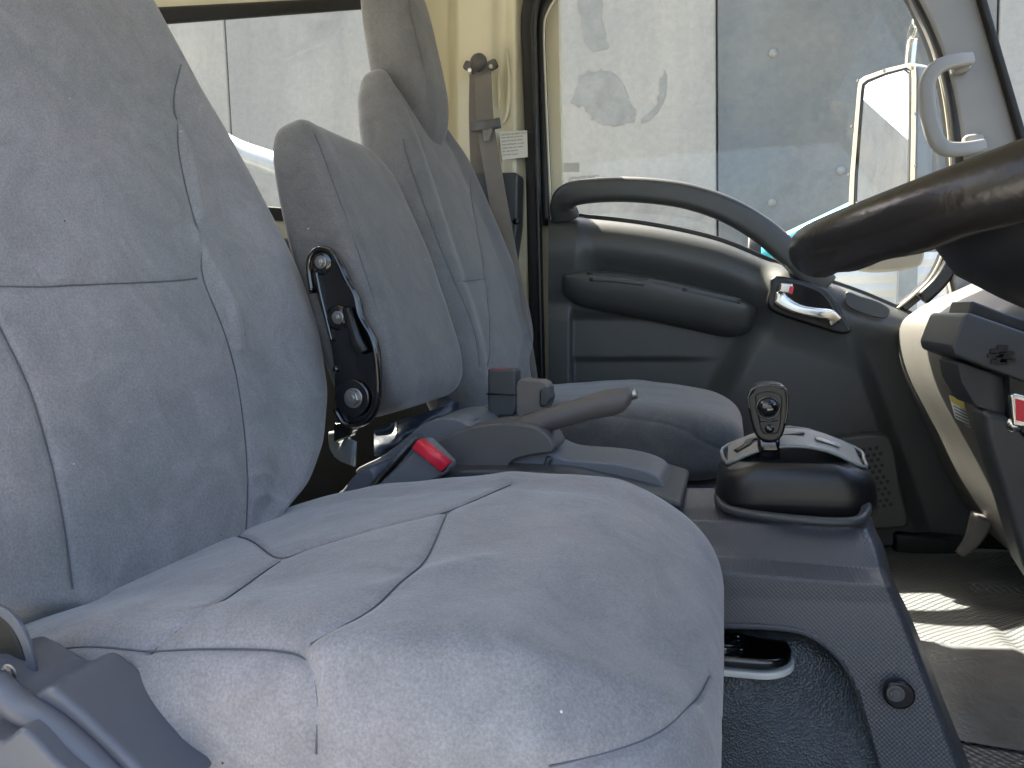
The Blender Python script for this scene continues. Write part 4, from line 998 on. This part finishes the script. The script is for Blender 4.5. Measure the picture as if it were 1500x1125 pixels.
# centre stack pieces nearer to the camera
def dpoly(name, px, Y, th, m, bev, parent=db, n=0):
    P = px if not n else [(p.x, p.y) for p in cr([(a, b, 0) for a, b in px], n, True)]
    return obj(name, *ppx(P, Y, th), m, parent, True, bevel=bev)
cs_ = dpoly('centre_shelf', [(1412, 462), (1420, 458), (1500, 486), (1600, 520), (1600, 590), (1500, 560), (1440, 537), (1398, 520), (1394, 508)], 1.14, .18, 'plastic', .01)
dpoly('shelf_recess', [(1416, 468), (1424, 440), (1470, 458), (1560, 486), (1560, 508), (1480, 486), (1420, 474)], 1.16, .1, 'black', .004, cs_)
cup = dpoly('cup_holder', [(1402, 532), (1408, 530), (1470, 552), (1477, 600), (1470, 610), (1430, 596), (1408, 560)], 1.17, .1, 'plastic', .008)
lower = dpoly('lower_panel', [(1440, 600), (1480, 610), (1600, 640), (1700, 1000), (1600, 990), (1500, 830), (1462, 700), (1444, 640)], 1.15, .06, 'plastic', .01)
dpoly('switch_recess', [(1477, 548), (1600, 585), (1600, 680), (1500, 640), (1478, 612)], 1.145, .02, 'black', .004)
vent = thing_v = obj('vent_emblem', *merge(*[box(at(1466+dx, 520+dy, 1.138), .018, .004, .005) for dx, dy in ((-4, -6), (8, -2), (-8, 1), (4, 4), (10, 8), (-3, 10))]+[box(at(1468, 520, 1.139), .012, .004, .026)]), 'black', cs_, False)
dl = dpoly('dash_label', [(1390, 578), (1412, 588), (1422, 628), (1399, 612)], 1.33, .001, 'paper', 0)
obj('dash_label_header', *ppx([(1390, 578), (1412, 588), (1414, 600), (1394, 589)], 1.3285, .0005), 'yellow', dl, False)
for k in range(5): obj('label_line', *ppx([(1397+k*.9, 594+k*5), (1415+k*1.3, 603+k*5), (1415+k*1.3, 604.2+k*5), (1397+k*.9, 595.4+k*5)], 1.3284, .0002), 'ink', dl, False)
# key fob
kf = thing('key_fob', at(1490, 600, 1.10), 'red and chrome ignition key fob hanging by the steering column', 'key fob')
obj('fob_body', *ppx([(1480, 580), (1486, 576), (1510, 582), (1512, 628), (1484, 624)], 1.08, .012), 'chrome', kf, True, bevel=.003)
obj('fob_insert', *ppx([(1488, 584), (1508, 589), (1508, 620), (1489, 616)], 1.078, .004), 'red', kf, True, bevel=.001)
obj('fob_ring', *dome(at(1486, 622, 1.09), NY, .01, .008, 16), 'chrome', kf)
# footwell bits at far right bottom
o = obj('kick_panel', *ppx([(1310, 780), (1420, 790), (1405, 835), (1310, 830)], 1.84, .04), 'black', db, True, bevel=.01)
pd = obj('heater_duct', *sweep(cr([at(1440, 755, 1.6), at(1425, 790, 1.6), at(1405, 812, 1.6)], 5), rrect(.04, .03, .01), NY, scale=lambda t: 1-.6*t), 'plastic_warm', db)

# ================================================================== STEERING WHEEL
sw = thing('steering_wheel', (.28, .60, -.02), 'worn glossy black steering wheel rim cutting across the right edge', 'steering wheel')
# wheel plane contains Y and a direction rising forward
A0 = at(1196, 366, .60)
til = math.atan2(.42, 1)
D = Vector((math.cos(R(17.5)), 0, math.sin(R(17.5)))); LY = Vector((0, 1, .042)).normalized(); NW = D.cross(LY).normalized()
if NW.z < 0: NW = -NW
RW_ = .205; C = A0+D*(RW_+.0)
rings = []
NR = 140
for i in range(NR+1):
    a = math.pi+2*math.pi*i/NR
    rad = D*math.cos(a)+LY*math.sin(a); c = C+rad*RW_
    wv = 1+.05*math.sin(a*22)
    rings.append([c+rad*.0185*x*1.0+NW*(.0195*y*(1 if y > 0 else wv)) for x, y in circ(1, 22)])
V, F = loft(rings, True, False); obj('rim', V, F, 'wheel', sw)
hub0 = C-NW*.035
rg = []
for k, (h_, r_) in enumerate(((.045, .03), (.042, .08), (.03, .115), (.01, .13), (-.015, .122), (-.04, .10), (-.06, .08), (-.09, .06), (-.20, .05))):
    rg.append([hub0+NW*h_+(D*math.cos(2*math.pi*j/40)+LY*math.sin(2*math.pi*j/40))*r_ for j in range(40)])
V, F = loft(rg); obj('hub', V, F, 'black', sw)
for a in (R(200), R(340), R(90)):
    rad = D*math.cos(a)+LY*math.sin(a)
    obj('spoke', *sweep([hub0+rad*.05+NW*.02, hub0+rad*.12+NW*.035, C+rad*RW_*.98], rrect(.035, .014, .006), NW), 'black', sw)
cl = thing('steering_column', C-NW*.3, 'black steering column shroud beneath the wheel rim', 'steering column')
rg = []
for h_, r_ in ((-.10, .045), (-.11, .065), (-.15, .07), (-.24, .07), (-.40, .06)):
    rg.append([C+NW*h_+D*(.06)+(D*math.cos(2*math.pi*j/40)+LY*math.sin(2*math.pi*j/40))*r_ for j in range(40)])
V, F = loft(rg); obj('shroud', V, F, 'black', cl)

# rail outside the rear window
o = obj('rear_guard_rail', *sweep(cr([at(300, 195, 1.55), at(350, 222, 1.55), at(400, 240, 1.5), at(450, 262, 1.45)], 6), circ(.026, 20), NY), 'grey_paint', None, origin=at(400, 240, 1.5))
tag(o, 'silver grey guard rail outside the rear window, behind the centre seat', 'rail')
